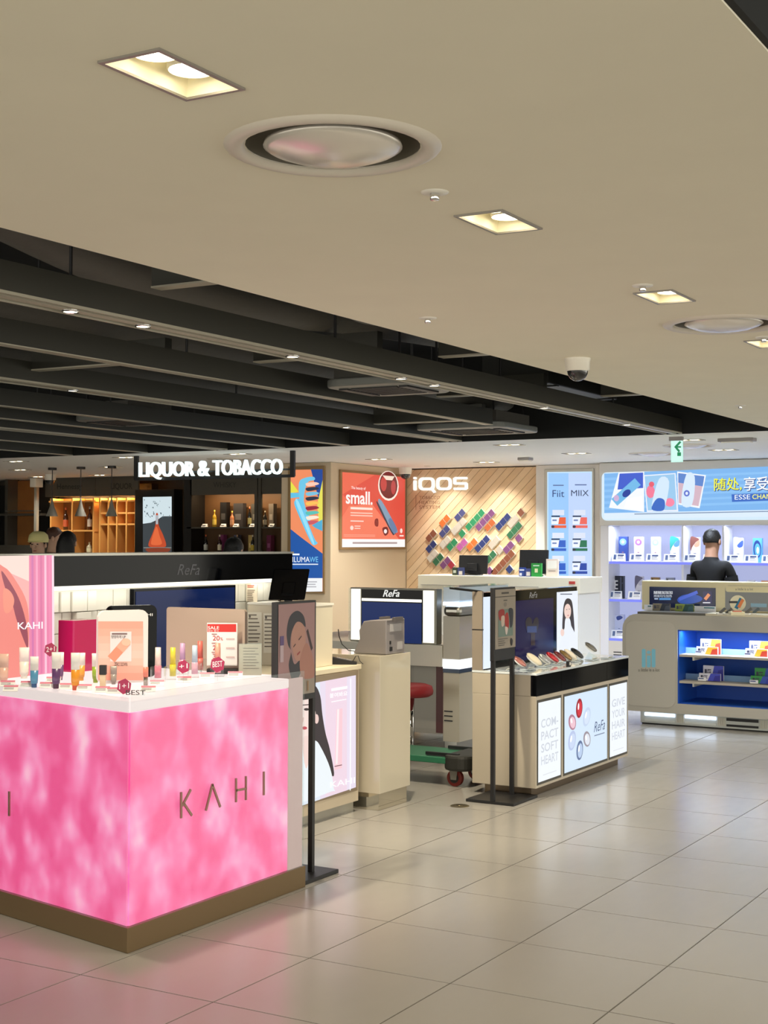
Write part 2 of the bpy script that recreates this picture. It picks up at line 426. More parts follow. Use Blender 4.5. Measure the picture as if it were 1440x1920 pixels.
# round steel floor outlet
c = PZ(862, 1511, 0)
t = thing('floor_outlet', 'round brass floor outlet cap set in the tiles near the trolley', 'floor outlet', c)
MB().lathe([(0, .004), (.045, .004), (.052, .003), (.058, 0)], c, 28).build('cover', mat('aged_brass', (112, 100, 70), 0.35, 0.8), t, True)
MB().lathe([(0, .007), (.02, .007), (.022, .004)], c, 20).build('cap', mat('aged_brass2', (92, 82, 58), 0.3, 0.8), t, True)

# ================================================================ ceilings
def ceiling_slab(name, x0, x1, y0, y1, z, th, sq, rd, m):
    """painted board with openings: sq = rectangles (cx, cy, hx, hy), rd = round holes (cx, cy, r)"""
    cells = [(cx - hx, cx + hx, cy - hy, cy + hy, None) for cx, cy, hx, hy in sq] + [(cx - r_ * 1.2, cx + r_ * 1.2, cy - r_ * 1.2, cy + r_ * 1.2, r_) for cx, cy, r_ in rd]
    xs = sorted({x0, x1} | {c[0] for c in cells} | {c[1] for c in cells}); ys = sorted({y0, y1} | {c[2] for c in cells} | {c[3] for c in cells})
    mb = MB()
    for i in range(len(xs) - 1):
        for j in range(len(ys) - 1):
            mx, my = (xs[i] + xs[i + 1]) / 2, (ys[j] + ys[j + 1]) / 2
            if any(c[0] < mx < c[1] and c[2] < my < c[3] for c in cells): continue
            mb.add([(xs[i], ys[j], z), (xs[i + 1], ys[j], z), (xs[i + 1], ys[j + 1], z), (xs[i], ys[j + 1], z)], [(0, 3, 2, 1)])
    for a0, a1, b0, b1, r_ in cells:
        if not r_: continue
        cx, cy = (a0 + a1) / 2, (b0 + b1) / 2; hx = (a1 - a0) / 2; n = 32; P = []
        for k in range(n):
            a = 2 * math.pi * k / n; ca, sa = math.cos(a), math.sin(a); q = hx / max(abs(ca), abs(sa))
            P += [(cx + ca * r_, cy + sa * r_, z), (cx + ca * q, cy + sa * q, z)]
        mb.add(P, [(2 * k, 2 * k + 1, 2 * ((k + 1) % n) + 1, 2 * ((k + 1) % n)) for k in range(n)])
    # sides and top
    mb.add([(x0, y0, z), (x1, y0, z), (x1, y1, z), (x0, y1, z), (x0, y0, z + th), (x1, y0, z + th), (x1, y1, z + th), (x0, y1, z + th)],
           [(0, 1, 5, 4), (1, 2, 6, 5), (2, 3, 7, 6), (3, 0, 4, 7), (4, 5, 6, 7)])
    return struct(mb.build(name, m))
EDGE = -3.085
LX = -1.77
near_l = [(LX, y, .066, .127) for y in (0.76, 2.205, 3.69, 5.125, 6.56, 8.0, 9.45, 10.9)]
near_r = [(LX, 2.795, .205), (LX - .005, 5.885, .205), (LX, 8.98, .205)]
ceil = ceiling_slab('ceiling', EDGE, -0.715, -3, 11.745, ZC, 0.30, near_l, near_r, M_CEIL); ceil['label'] = 'cream painted ceiling board above the aisle'
far_l = [(x, y, .127, .066) for x, y in ((-12.19, 12.3), (-13.63, 13.83), (-14.87, 15.45), (-10.47, 12.25), (-12.0, 13.75), (-13.69, 15.45), (-8.97, 12.3), (-8.12, 13.82), (-5.79, 12.31), (-5.73, 13.82), (-4.21, 13.95), (-4.08, 12.45), (-7.3, 14.9), (-2.6, 13.9))]
far_r = [(-5.03, 14.2, .205), (-4.3, 13.15, .205), (-9.6, 13.0, .205)]
cf = ceiling_slab('ceiling', -18, 3, 11.745, 19, ZC, 0.30, far_l, far_r, mat('ceiling_paint_far', (242, 240, 234), 0.85, noise=0.01, nscale=3)); cf['label'] = 'white ceiling board over the far shops'
struct(box((-18, 11.725, ZC), (EDGE - .01, 11.744, 3.35)).build('trim_1', M_DARK), 'black upstand at the far edge of the ceiling opening')
struct(box((-20, -4, 3.35), (6, 20, 3.5)).build('ceiling', M_DARK), 'black concrete slab above the open ceiling')
struct(box((-0.69, -3, 3.0), (6, 11.7, 3.1)).build('ceiling', M_DARK), 'black soffit of the second ceiling opening')

struct(box((-0.7145, -3, ZC + .004), (-0.70, 11.74, 3.349)).build('trim_2', M_DARK), 'black upstand at the right edge of the aisle ceiling')
def downlight(c, along_y, label, power, color, grp):
    t = thing('recessed_downlight', label, 'ceiling light', c, 0, grp)
    hx, hy = (.066, .127) if along_y else (.127, .066); x, y, z = c
    fr = MB(); o = .010
    for a, b in (((-hx - o, -hy - o), (hx + o, -hy)), ((-hx - o, hy), (hx + o, hy + o)), ((-hx - o, -hy), (-hx, hy)), ((hx, -hy), (hx + o, hy))):
        fr.box((x + a[0], y + a[1], z - .005), (x + b[0], y + b[1], z + .001))
    fr.build('trim_frame', mat('downlight_trim', (150, 145, 138), 0.4, 0.5), t)
    wl = MB(); k = .016; zt = z + .085
    b4 = [(x - hx, y - hy, z), (x + hx, y - hy, z), (x + hx, y + hy, z), (x - hx, y + hy, z)]
    t4 = [(x - hx + k, y - hy + k, zt), (x + hx - k, y - hy + k, zt), (x + hx - k, y + hy - k, zt), (x - hx + k, y + hy - k, zt)]
    wl.add(b4 + t4, [(0, 1, 5, 4), (1, 2, 6, 5), (2, 3, 7, 6), (3, 0, 4, 7), (4, 5, 6, 7)])
    wl.build('recess', mat('downlight_recess', (246, 240, 214), 0.5), t)
    for s in (-1, 1):
        p = V((x, y + s * .056, z + .034)) if along_y else V((x + s * .056, y, z + .009))
        g = MB().lathe([(.046, -.010), (.049, -.006), (.049, .03)], p, 24).build('gimbal_ring', M_WHITE, t, True)
        MB().lathe([(0, -.014), (.02, -.013), (.036, -.009), (.0455, -.001)], p, 24).build('bulb', M_LAMPW, t, True)
    if power: lamp('SPOT', 'downlight_beam', t, (x, y, z - .012), power, color, 0.05, 125, 0.8)
    return t
G1 = 'recessed twin downlights over the aisle'
ords = ['behind the viewer', 'nearest in view', 'second from the front', 'third from the front', 'fourth from the front', 'fifth from the front', 'sixth from the front', 'seventh from the front']
for (x, y, _, _), k in zip(near_l, range(8)):
    downlight((x, y, ZC), True, 'rectangular twin downlight in cream aisle ceiling, ' + ords[k], 40 if k < 2 else 66, WARM if k < 4 else NEUT, G1)
G2 = 'recessed twin downlights over the far shops'
for k, (x, y, _, _) in enumerate(far_l):
    where = 'over the liquor shop' if x < -9.5 else ('over the cigarette shop' if x < -5 else 'over the white kiosk zone')
    downlight((x, y, ZC), False, 'rectangular twin downlight in far white ceiling %s, %s of its row' % (where, ['first', 'second', 'third', 'fourth', 'fifth', 'sixth', 'seventh', 'eighth', 'ninth', 'tenth', 'eleventh', 'twelfth', 'thirteenth', 'fourteenth'][k]), 150 if x > -9 else 45, COOL if x > -6 else NEUT, G2)
def diffuser(c, label):
    t = thing('round_air_diffuser', label, 'air diffuser', c, 0, 'round ceiling air diffusers')
    x, y, z = c
    MB().lathe([(.204, .03), (.206, .0), (.216, -.010), (.235, -.012), (.250, -.006), (.256, .001)], c, 40).build('flange', mat('diffuser_flange', (214, 206, 192), 0.35), t, True)
    MB().lathe([(.206, .002), (.20, .05), (.165, .075), (.0, .08)], c, 40).build('throat', mat('diffuser_throat', (120, 114, 100), 0.5), t, True)
    MB().lathe([(.0, -.034), (.06, -.031), (.11, -.023), (.150, -.009), (.163, -.001), (.160, .008), (.0, .02)], c, 40).build('centre_disc', mat('diffuser_disc', (226, 220, 210), 0.22, 0.35), t, True)
diffuser((LX, 2.795, ZC), 'large round air diffuser in aisle ceiling nearest the viewer')
diffuser((LX - .005, 5.885, ZC), 'round air diffuser in aisle ceiling cut by the right picture edge')
diffuser((LX, 8.98, ZC), 'round air diffuser in aisle ceiling far along the row')
diffuser((-5.03, 14.2, ZC), 'round air diffuser in far ceiling before the blue banner')
diffuser((-4.3, 13.15, ZC), 'round air diffuser in far ceiling beside the exit sign')
diffuser((-9.6, 13.0, ZC), 'round air diffuser in far ceiling behind the liquor sign')
def sprinkler(c, label):
    t = thing('sprinkler_head', label, 'sprinkler', c, 0, 'ceiling sprinkler heads')
    MB().lathe([(0, -.002), (.02, -.006), (.036, -.003), (.038, .001)], c, 24).build('plate', M_WHITE, t, True)
    MB().lathe([(0, -.022), (.011, -.022), (.013, -.018), (.012, -.004)], c, 16).build('nozzle', M_CHROME, t, True)
for (p, q) in (((815, 360), 'sprinkler head beside the large round diffuser'), ((802, 596), 'sprinkler head near the ceiling edge above the beams'), ((1205, 535), 'sprinkler head just before the third twin downlight'), ((1432, 632), 'sprinkler head at the right picture edge below the diffuser'), ((1388, 760), 'sprinkler head far down the aisle ceiling')):
    sprinkler(PZ(*p, ZC), q)
def dome(c, r_, label):
    t = thing('dome_camera', label, 'security camera', c, 0, 'dome security cameras'); x, y, z = c
    MB().lathe([(r_, 0), (r_, -r_ * .1), (r_ * .96, -r_ * .2), (r_ * .92, -r_ * .85), (r_ * .8, -r_ * .98)], c, 28).build('housing', M_WHITE, t, True)
    MB().lathe([(r_ * .8, -r_ * .96), (r_ * .76, -r_ * 1.2), (r_ * .58, -r_ * 1.52), (r_ * .3, -r_ * 1.7), (0, -r_ * 1.76)], c, 28).build('dome', mat('smoked_dome', (38, 38, 40), 0.05, coat=1), t, True)
dome(PZ(1083, 672, ZC), .066, 'white dome security camera hanging from the aisle ceiling edge')
dome(V((-8.75, 15.55, ZC)), .085, 'white dome security camera in the corner above the white logo')
dome(V((-14.2, 15.0, ZC)), .085, 'white dome security camera over the liquor shelves')
# small boxes on the far ceiling
for (px_, py_, w_, lb) in ((985, 858, .07, 'small square ceiling sensor in front of the wooden wall'), (1382, 822, .16, 'flat grey access box on the far ceiling right of the exit sign')):
    c = PZ(px_, py_, ZC)
    t = thing('ceiling_sensor', lb, 'sensor', c)
    box(c + V((-w_, -.06, -.03)), c + V((w_, .06, 0))).build('housing', M_GREY, t, bevel=.006)
    box(c + V((-w_ * .8, -.05, -.04)), c + V((w_ * .8, .05, -.03))).build('cover', M_WHITE, t)
# exit sign
c = PZ(1268, 819, ZC)
t = thing('exit_sign', 'hanging green and white exit arrow sign under the far ceiling', 'exit sign', c)
box(c + V((-.06, -.02, -.035)), c + V((.06, .02, 0))).build('mount', M_GREY, t)
pl = planeY(c.y - .012)
a = pl.P(1258, 822); b = pl.P(1279, 866)
box((a.x, c.y - .012, b.z), (b.x, c.y + .012, a.z)).build('panel', mat('exit_panel', (190, 240, 225), 0.4, emit=0.9), t)
p = Print(pl); p.rect(1259, 823, 1278, 865, (205, 245, 235)).line(1276, 828, 1266, 839, 4, (10, 130, 80)).line(1266, 837, 1274, 847, 4, (10, 130, 80)).line(1266, 838, 1277, 838, 3, (10, 130, 80)).rect(1270, 848, 1277, 855, (10, 130, 80)); p.build('arrow_print', t, INKB)

# ================================================================ open ceiling: beams, ducts, cassette
BG = 'dark steel beams in the ceiling opening'
def beam(x, y0, y1, track, label, w_=.15, hh=.125):
    t = thing('ceiling_beam', label, 'beam', (x, (y0 + y1) / 2, ZC), 0, BG)
    if track:
        box((x - w_ / 2, y0, ZC + .012), (x + w_ / 2, y1, ZC + hh)).build('channel', M_BEAM, t)
        for s in (-1, 1): box((x + s * w_ / 2, y0, ZC), (x + s * (w_ / 2 - .012), y1, ZC + .0118)).build('flange', M_BEAML, t)
        box((x - .025, y0, ZC + .002), (x + .025, y1, ZC + .0115)).build('light_track', M_BEAML, t)
    else:
        box((x - .03, y0, ZC + .006), (x + .03, y1, ZC + hh)).build('channel', M_BEAM, t)
        box((x - .035, y0, ZC), (x + .035, y1, ZC + .0058)).build('flange', M_BEAML, t)
    for yy in range(int(y0) + 1, int(y1), 2):
        MB().cyl((x, yy + .3, ZC + hh), (x, yy + .3, 3.35), .007, seg=6).build('hanger_rod', M_BLACK, t)
    return t
bl = ['nearest the cream ceiling edge', 'second from the ceiling edge, thin', 'third from the ceiling edge with light track', 'fourth from the ceiling edge', 'fifth from the ceiling edge', 'sixth from the ceiling edge', 'seventh from the ceiling edge', 'eighth from the ceiling edge, farthest left']
for k, (x, tr, ye) in enumerate(((-3.97, True, 11.72), (-4.95, False, 10.15), (-6.07, True, 11.72), (-7.25, False, 11.72), (-8.0, False, 11.72), (-8.75, True, 11.72), (-9.75, False, 11.72), (-10.8, False, 11.72))):
    beam(x, 1.5, ye, tr, 'long dark steel ceiling beam, ' + bl[k])
def cross(x0, x1, y, z, label):
    t = thing('cross_brace', label, 'beam', ((x0 + x1) / 2, y, z), 0, 'cross braces above the beams')
    box((x0, y - .03, z), (x1, y + .03, z + .12)).build('web', M_BEAM, t)
    box((x0, y - .035, z - .008), (x1, y + .035, z)).build('flange', M_BEAML, t)
for k, (x0, x1, y, z) in enumerate(((-3.9, -3.2, 4.75, 2.66), (-4.9, -4.05, 6.9, 2.64), (-3.9, -3.2, 7.35, 2.66), (-4.9, -4.05, 9.2, 2.64), (-3.9, -3.2, 9.9, 2.66), (-6.0, -5.0, 6.2, 2.58), (-6.0, -5.0, 10.15, 2.55))):
    cross(x0, x1, y, z, 'dark cross brace between ceiling beams, %s from the front' % ['first', 'third', 'fourth', 'fifth', 'sixth', 'second', 'last'][k])
M_DUCT = mat('insulated_duct', (88, 86, 80), 0.7, bump=0.6, nscale=14)
def duct(pts, r_, label, m=M_DUCT, nm='flexible_duct', cat='duct'):
    P = []
    for i in range(len(pts) - 1):
        p0, p1, p2, p3 = [V(pts[min(max(j, 0), len(pts) - 1)]) for j in (i - 1, i, i + 1, i + 2)]
        for s in range(6):
            u = s / 6; P.append(0.5 * (2 * p1 + (p2 - p0) * u + (2 * p0 - 5 * p1 + 4 * p2 - p3) * u * u + (3 * p1 - p0 - 3 * p2 + p3) * u ** 3))
    P.append(V(pts[-1]))
    t = thing(nm, label, cat, V((pts[0][0], pts[0][1], min(q[2] for q in pts) - r_)))
    MB().tube(P, r_, 10).build('hose', m, t, True)
    for q in (P[len(P) // 5], P[-len(P) // 5]): box((q.x - .012, q.y - .004, q.z), (q.x + .012, q.y + .004, 3.352)).build('hanger_strap', M_BLACK, t)
    return t
duct([(-3.35, 4.9, 2.95), (-3.45, 5.3, 2.80), (-3.55, 5.7, 2.69), (-3.62, 6.2, 2.70), (-3.5, 6.7, 2.85), (-3.3, 7.0, 3.0)], .032, 'thick grey cable conduit sagging above the first beam')
duct([(-4.4, 4.2, 3.0), (-4.5, 5.2, 2.90), (-4.4, 6.2, 2.86), (-4.45, 7.4, 2.95), (-4.4, 8.6, 3.0)], .13, 'wide insulated air duct above the gap behind the first beam')
duct([(-5.5, 4.2, 2.86), (-5.5, 6, 2.84), (-5.55, 8, 2.84), (-5.5, 11.6, 2.86)], .11, 'long lagged pipe above the gap behind the second beam')
duct([(-3.45, 8.2, 3.0), (-3.5, 8.5, 2.78), (-3.5, 8.9, 2.70), (-3.42, 9.2, 2.9)], .028, 'short grey cable conduit drooping near the dome camera')
duct([(-6.7, 3.5, 2.8), (-6.65, 7, 2.78), (-6.7, 11.6, 2.8)], .09, 'long lagged pipe above the gap behind the third beam')
for k, (x0, x1, y0, y1, lb) in enumerate(((-3.62, -3.2, 3.4, 4.3, 'black metal duct box above the first beam near the picture edge'), (-4.75, -4.2, 9.6, 11.0, 'black metal duct box behind the first beam at the far end'), (-3.75, -3.25, 10.1, 11.3, 'black metal duct box by the ceiling edge at the far end'))):
    t = thing('duct_box', lb, 'duct', ((x0 + x1) / 2, (y0 + y1) / 2, 2.74))
    box((x0, y0, 2.74), (x1, y1, 3.0)).build('duct_body', mat('duct_sheet', (48, 48, 45), 0.5, 0.4), t, bevel=.01)
    for q in (y0 + .15, y1 - .15): box((x0 - .01, q - .015, 2.73), (x1 + .01, q + .015, 2.7395)).build('bracket', M_BLACK, t); box((x0 + .05, q - .01, 3.0), (x0 + .07, q + .01, 3.352)).build('hanger_rod', M_BLACK, t)
def cassette(cx, cy, hx, hy, label):
    t = thing('air_conditioner_cassette', label, 'air conditioner', (cx, cy, 2.52), 0, 'ceiling cassette air conditioners')
    m = mat('cassette_grey', (120, 122, 118), 0.4)
    P = rrect(cx - hx, cy - hy, cx + hx, cy + hy, .12)
    MB().prism([(x, y, 2.53) for x, y in P], (0, 0, .05)).build('fascia', m, t, bevel=.01)
    box((cx - hx * .8, cy - hy * .8, 2.58), (cx + hx * .8, cy + hy * .8, 2.68)).build('body', M_DUCT, t)
    for sx in (-.7, .7):
        for sy in (-.7, .7): box((cx + sx * hx - .006, cy + sy * hy - .006, 2.68), (cx + sx * hx + .006, cy + sy * hy + .006, 3.352)).build('hanger_rod', M_BLACK, t)
    for k in range(9):
        yy = cy - hy * .55 + k * hy * 1.1 / 8
        box((cx - hx * .55, yy - .008, 2.522), (cx + hx * .55, yy + .008, 2.53)).build('grille_slat', M_BLACK, t)
    for s in (-1, 1): box((cx + s * hx * .72 - .03, cy - hy * .6, 2.520), (cx + s * hx * .72 + .03, cy + hy * .6, 2.53)).build('louver', M_BLACK, t)
cassette(-5.5, 11.05, .42, .42, 'grey cassette air conditioner at the far edge of the ceiling opening')
cassette(-4.48, 7.75, .30, .34, 'grey cassette air conditioner behind the first beam')
cassette(-7.6, 8.9, .30, .34, 'small cassette air conditioner deep in the ceiling opening')
def track_lamp(x, y, label, aim, power):
    t = thing('track_spot', label, 'ceiling light', (x, y, ZC), 0, 'small spots set in the beam tracks')
    MB().lathe([(.03, .0), (.034, -.006), (.034, .004)], (x, y, ZC), 20).build('ring', M_CHROME, t, True)
    MB().lathe([(0, -.004), (.028, -.003)], (x, y, ZC), 20).build('bulb', M_LAMPW, t)
    lamp('SPOT', 'track_beam', t, (x, y, ZC - .02), power, WARM, 0.03, 70, 0.7, aim)
for k, (y, aim, pw) in enumerate(((4.3, (-4.0, 4.75, .95), 70), (4.75, (-4.1, 5.3, .95), 60), (7.0, (-3.9, 7.5, 0), 150), (7.4, (-3.95, 8.6, .7), 70), (9.0, (-3.9, 9.3, .7), 60), (5.9, (-3.75, 6.3, 0), 70), (10.6, (-4.2, 11.0, 0), 50))):
    track_lamp(-3.97, y, 'small round spot in the first beam track, %s from the front' % ['first', 'second', 'fourth', 'fifth', 'sixth', 'third', 'seventh'][k], aim, pw)
for k, (y, aim) in enumerate(((6.6, (-5.0, 6.4, 1.2)), (9.8, (-5.2, 9.6, .8)))):
    track_lamp(-6.07, y, 'small round spot in the third beam track, %s one' % ['nearer', 'farther'][k], aim, 45)

# ================================================================ walls
struct(box((-18, 16.6, 0), (3, 16.8, ZC)).build('wall_back', mat('back_wall_dark', (70, 62, 52), 0.7)), 'back wall behind the shops')
struct(box((-18.2, -4, 0), (-18, 19, 3.35)).build('wall_left', mat('left_wall', (60, 54, 46), 0.7)), 'far left wall of the liquor shop')
UC = V((.864, .503, 0)).normalized(); NC = V((.503, -.864, 0)).normalized()      # square to the view
UPV = V((0, 0, 1))
# ================================================================ pink backlit cosmetics counter
C0 = V((-3.6, 4.243, 0)); YR = 5.45; LD = V((-.979, .202, 0)).normalized(); LN = V((-.202, -.979, 0)).normalized(); LL = 1.25
CL = C0 + LD * LL; TT = .958
pk = thing('pink_display_counter', 'pink backlit cosmetics counter with brown plinth and metal letters', 'display counter', (-4.1, 4.85, 0))
def offp(o, z):
    return [C0 + V((o, 0, 0)) + LN * o + V((0, 0, z)), V((-3.6 + o, 5.338, z)), V((-3.735, 5.338, z)), V((-3.735, YR + o, z)), V((-4.83, YR + o, z)), CL + LN * o + V((0, 0, z))]
def offq(o, z): return [C0 + V((o, 0, 0)) + LN * o + V((0, 0, z)), V((-3.6 + o, YR + o, z)), V((-4.83, YR + o, z)), CL + LN * o + V((0, 0, z))]
MB().prism(offq(.012, 0.0), (0, 0, .096)).build('plinth', mat('bronze_plinth', (112, 92, 62), 0.35, 0.35), pk, bevel=.003)
MB().prism(offp(-.05, .097), (0, 0, .82)).build('core', M_WHITE, pk)
PK = pink_mat()
m1 = MB().prism([C0 + V((-.004, .012, .098)), V((-3.604, 5.335, .098)), V((-3.624, 5.335, .098)), C0 + V((-.024, .03, .098))], (0, 0, .815)); m1.build('light_panel', PK, pk)
a0, a1 = C0 + LD * .012 - LN * .004, CL - LN * .004
m1 = MB().prism([a0 + V((0, 0, .098)), a1 + V((0, 0, .098)), a1 - LN * .02 + V((0, 0, .098)), a0 - LN * .02 + V((0, 0, .098))], (0, 0, .815)); m1.build('light_panel', PK, pk)
box((-3.6005, 5.339, .098), (-3.612, YR, .955)).build('end_strip', mat('frosted_white', (240, 198, 190), 0.4, emit=0.5), pk)
M_RIM = mat('opal_rim', (250, 226, 222), 0.3, emit=0.85)
MB().prism(offp(0.0, .915), (0, 0, TT - .915)).build('top_slab', M_RIM, pk, bevel=.006)
box((-3.5995, 4.25, .097), (-3.592, YR, .985)).build('acrylic_sheet', M_GLASS, pk)
b0, b1 = C0 + LN * .0005, CL + LN * .0005
MB().prism([b0 + V((0, 0, .097)), b1 + V((0, 0, .097)), b1 + LN * .007 + V((0, 0, .097)), b0 + LN * .007 + V((0, 0, .097))], (0, 0, .875)).build('acrylic_sheet', M_GLASS, pk)
M_LET = mat('taupe_metal_letters', (150, 118, 104), 0.35, 0.5)
plR = planeX(-3.591)
strokes = {'K': [((338.5, 1486), (338.5, 1533)), ((341, 1510), (356, 1481)), ((344, 1507), (358, 1528))],
           'A': [((385, 1519), (397, 1471)), ((397, 1471), (411.5, 1512))],
           'H': [((441.5, 1460), (441.5, 1503)), ((460, 1456), (460, 1499)), ((441.5, 1482), (460, 1478.5))],
           'I': [((493.5, 1447.5), (493.5, 1490))]}
u_I = plR.P(493.5, 1470).y; plL = Plane(C0 + LN * .009, -LD, LN); q_ = plL.P(18.4, 1507); 
for side in (0, 1):
    for ch, st in strokes.items():
        mb = MB()
        for (p, q) in st:
            A = plR.P(*p); B = plR.P(*q)
            if side:
                A, B = [q_ + (-LD) * (k.y - u_I) + UPV * (k.z - plR.P(493.5, 1469).z) for k in (A, B)]
                nn = LN; 
            else: nn = V((1, 0, 0))
            dd = (B - A).normalized(); sd = dd.cross(nn).normalized() * .0048
            e = dd * .002
            mb.prism([A - sd - e, A + sd - e, B + sd + e, B - sd + e], nn * .006)
        mb.build('letter', M_LET, pk)

# ---- goods on the pink counter
def at_top(px_, py_): return PZ(px_, py_, TT + .0005)
def mpp(p): return (RM @ (p - CAM))[2] / FPX          # metres per photo pixel at p
def loft(mb, rings):
    n = len(rings[0]); P = [q for rg in rings for q in rg]
    mb.add(P, [(k * n + i, k * n + (i + 1) % n, (k + 1) * n + (i + 1) % n, (k + 1) * n + i) for k in range(len(rings) - 1) for i in range(n)] + [tuple(range(n - 1, -1, -1)), tuple(range((len(rings) - 1) * n, len(rings) * n))])
    return mb
def ell(c, a, b, z, n=14): return [V((c.x, c.y, z)) + UC * (a * math.cos(2 * math.pi * i / n)) + NC * (b * math.sin(2 * math.pi * i / n)) for i in range(n)]
GT = 'cosmetic tubes on the pink counter'
def tube_item(px_, py_, h, wpx, body, top, label, split=.55, cap=None):
    c = at_top(px_, py_); s = mpp(c); H_ = h * s; a = wpx * s / 2; z = c.z
    t = thing('cosmetic_tube', label, 'cosmetic tube', c, 0, GT)
    MB().cyl(c, c + V((0, 0, H_ * .13)), a * .62, a * .66, 14).build('cap', mat('tubecap_%d_%d_%d' % (cap or body), cap or body, 0.3), t, False)
    zz = z + H_ * .13
    loft(MB(), [ell(c, a * .8, a * .8, zz), ell(c, a * .9, a * .8, zz + H_ * .1), ell(c, a * .96, a * .6, z + H_ * split)]).build('tube_body', mat('tube_%d_%d_%d' % body, body, 0.3), t, True)
    loft(MB(), [ell(c, a * .965, a * .6, z + H_ * split), ell(c, a, a * .3, z + H_ * .85), ell(c, a * 1.03, a * .08, z + H_)]).build('tube_shoulder', mat('tube_%d_%d_%d' % top, top, 0.35), t, True)
W_ = (236, 232, 224)
tube_item(6, 1282, 56, 20, (222, 178, 160), (226, 186, 168), 'peach cosmetic tube cut by the left picture edge')
tube_item(45, 1272, 58, 19, (226, 226, 214), W_, 'tall plain white cosmetic tube at the back left of the counter')
tube_item(64, 1289, 58, 16, (84, 142, 178), W_, 'blue cosmetic tube with white top', cap=(40, 80, 130))
tube_item(105, 1291, 68, 17, (92, 60, 104), W_, 'purple cosmetic tube with white top', cap=(70, 30, 60))
tube_item(141, 1294, 70, 17, (226, 148, 44), W_, 'orange cosmetic tube with white top', cap=(200, 80, 40))
tube_item(152, 1276, 52, 15, (228, 160, 70), W_, 'orange and white cosmetic tube half hidden behind the front orange one')
tube_item(113, 1275, 52, 13, (110, 76, 120), W_, 'purple and white cosmetic tube half hidden behind the front purple one')
tube_item(179, 1280, 55, 14, (142, 168, 62), W_, 'green cosmetic tube with white top')
tube_item(245, 1277, 42, 14, (238, 226, 216), (240, 236, 230), 'small white tube in front of the peach board')
tube_item(213, 1283, 34, 12, (150, 140, 132), (160, 150, 142), 'small grey tube in front of the peach board')
c = at_top(193, 1289); s = mpp(c)
t = thing('foundation_bottle', 'square foundation bottle with black cap beside the peach board', 'cosmetic bottle', c)
MB().obox(c + V((0, 0, 12 * s)), UC, UPV, NC, 5.5 * s, 12 * s, 4 * s).build('bottle', mat('foundation', (226, 200, 160), 0.2, coat=.5), t, bevel=.002)
MB().obox(c + V((0, 0, 33 * s)), UC, UPV, NC, 6.5 * s, 9 * s, 5 * s).build('cap', M_BLACK, t, bevel=.002)
c = at_top(273, 1285); s = mpp(c)
t = thing('coral_stick', 'coral balm stick with silver bands lying near the peach board', 'cosmetic stick', c)
MB().cyl(c, c + V((0, 0, 16 * s)), 4 * s, seg=14).build('base', M_STEEL, t, True)
MB().cyl(c + V((0, 0, 16 * s)), c + V((0, 0, 34 * s)), 5 * s, seg=14).build('stick', mat('coral', (222, 130, 110), 0.3), t, True)
GL = 'lip glosses in clear acrylic holders'
def gloss(px_, py_, cap, liquid, label, hp=64, block=True):
    c = at_top(px_, py_); s = mpp(c) * hp / 64; z = c.z
    t = thing('lip_gloss', label, 'lip gloss', c, 0, GL)
    if block: MB().obox(c + V((0, 0, 14 * s)), UC, UPV, NC, 13 * s, 14 * s, 11 * s).build('acrylic_holder', M_GLASS, t)
    MB().cyl(c + V((0, 0, 7 * s)), c + V((0, 0, 30 * s)), 6.5 * s, seg=14).build('bottle', mat('gloss_%d_%d_%d' % liquid, liquid, 0.08, coat=.6), t, True)
    MB().cyl(c + V((0, 0, 30 * s)), c + V((0, 0, 64 * s)), 5.8 * s, 5.2 * s, 14).build('cap', mat('gcap_%d_%d_%d' % cap, cap, 0.35), t, True)
gloss(296, 1278, (238, 214, 206), (232, 130, 150), 'lip gloss with cream cap and pink bottle')
gloss(324, 1274, (226, 208, 70), (230, 210, 60), 'yellow lip gloss in clear block', 60)
gloss(342, 1264, (206, 166, 206), (226, 170, 190), 'lip gloss with lilac cap', 58)
gloss(365, 1270, (190, 208, 226), (238, 178, 200), 'lip gloss with pale blue cap and pink bottle', 60)
gloss(375, 1262, (226, 112, 100), (224, 110, 100), 'coral lip gloss at the back of the row', 60)
gloss(408, 1268, (236, 168, 148), (232, 140, 160), 'lip gloss with peach cap in front of the sale sign', 62)
GP = 'price cards on the pink counter'
k_ = 0
on = ['first', 'second', 'third', 'fourth', 'fifth', 'sixth', 'seventh', 'eighth', 'ninth', 'tenth', 'eleventh', 'twelfth', 'thirteenth', 'fourteenth']
for (px_, py_) in ((14, 1287), (52, 1288), (88, 1290), (125, 1292), (158, 1294), (192, 1298), (214, 1300), (278, 1297), (294, 1286), (345, 1279), (388, 1272), (441, 1270), (100, 1280), (20, 1296)):
    c = PZ(px_, py_, TT + .0015); s = mpp(c)
    cc = c + V((0, 0, 5.5 * s)); up = (UPV * .8 - NC * .6).normalized(); nn = (NC * .8 + UPV * .6).normalized()
    uu = UC if px_ > 250 else (UC * .97 + V((-LN.y, LN.x, 0)) * 0).normalized()
    t = thing('price_card', 'small white price card with pink header on pink counter, %s from the left' % on[[0, 2, 3, 5, 6, 7, 8, 9, 10, 11, 12, 13, 4, 1][k_]], 'price card', c, 0, GP); k_ += 1
    MB().obox(cc, uu, up, nn, 14 * s, 6.5 * s, .6 * s).build('card', mat('card_white', (240, 236, 232), 0.5), t)
    MB().obox(cc + up * (4.4 * s) + nn * (.75 * s), uu, up, nn, 13.5 * s, 1.9 * s, .1 * s).build('header', mat('card_pink', (214, 120, 140), 0.5), t)
    for q in (0, 1): MB().obox(cc - up * ((q * 2.6 - .6) * s) - uu * (3 * s) + nn * (.75 * s), uu, up, nn, 9 * s, .5 * s, .1 * s).build('text_line', mat('card_text', (120, 110, 112), 0.6), t)
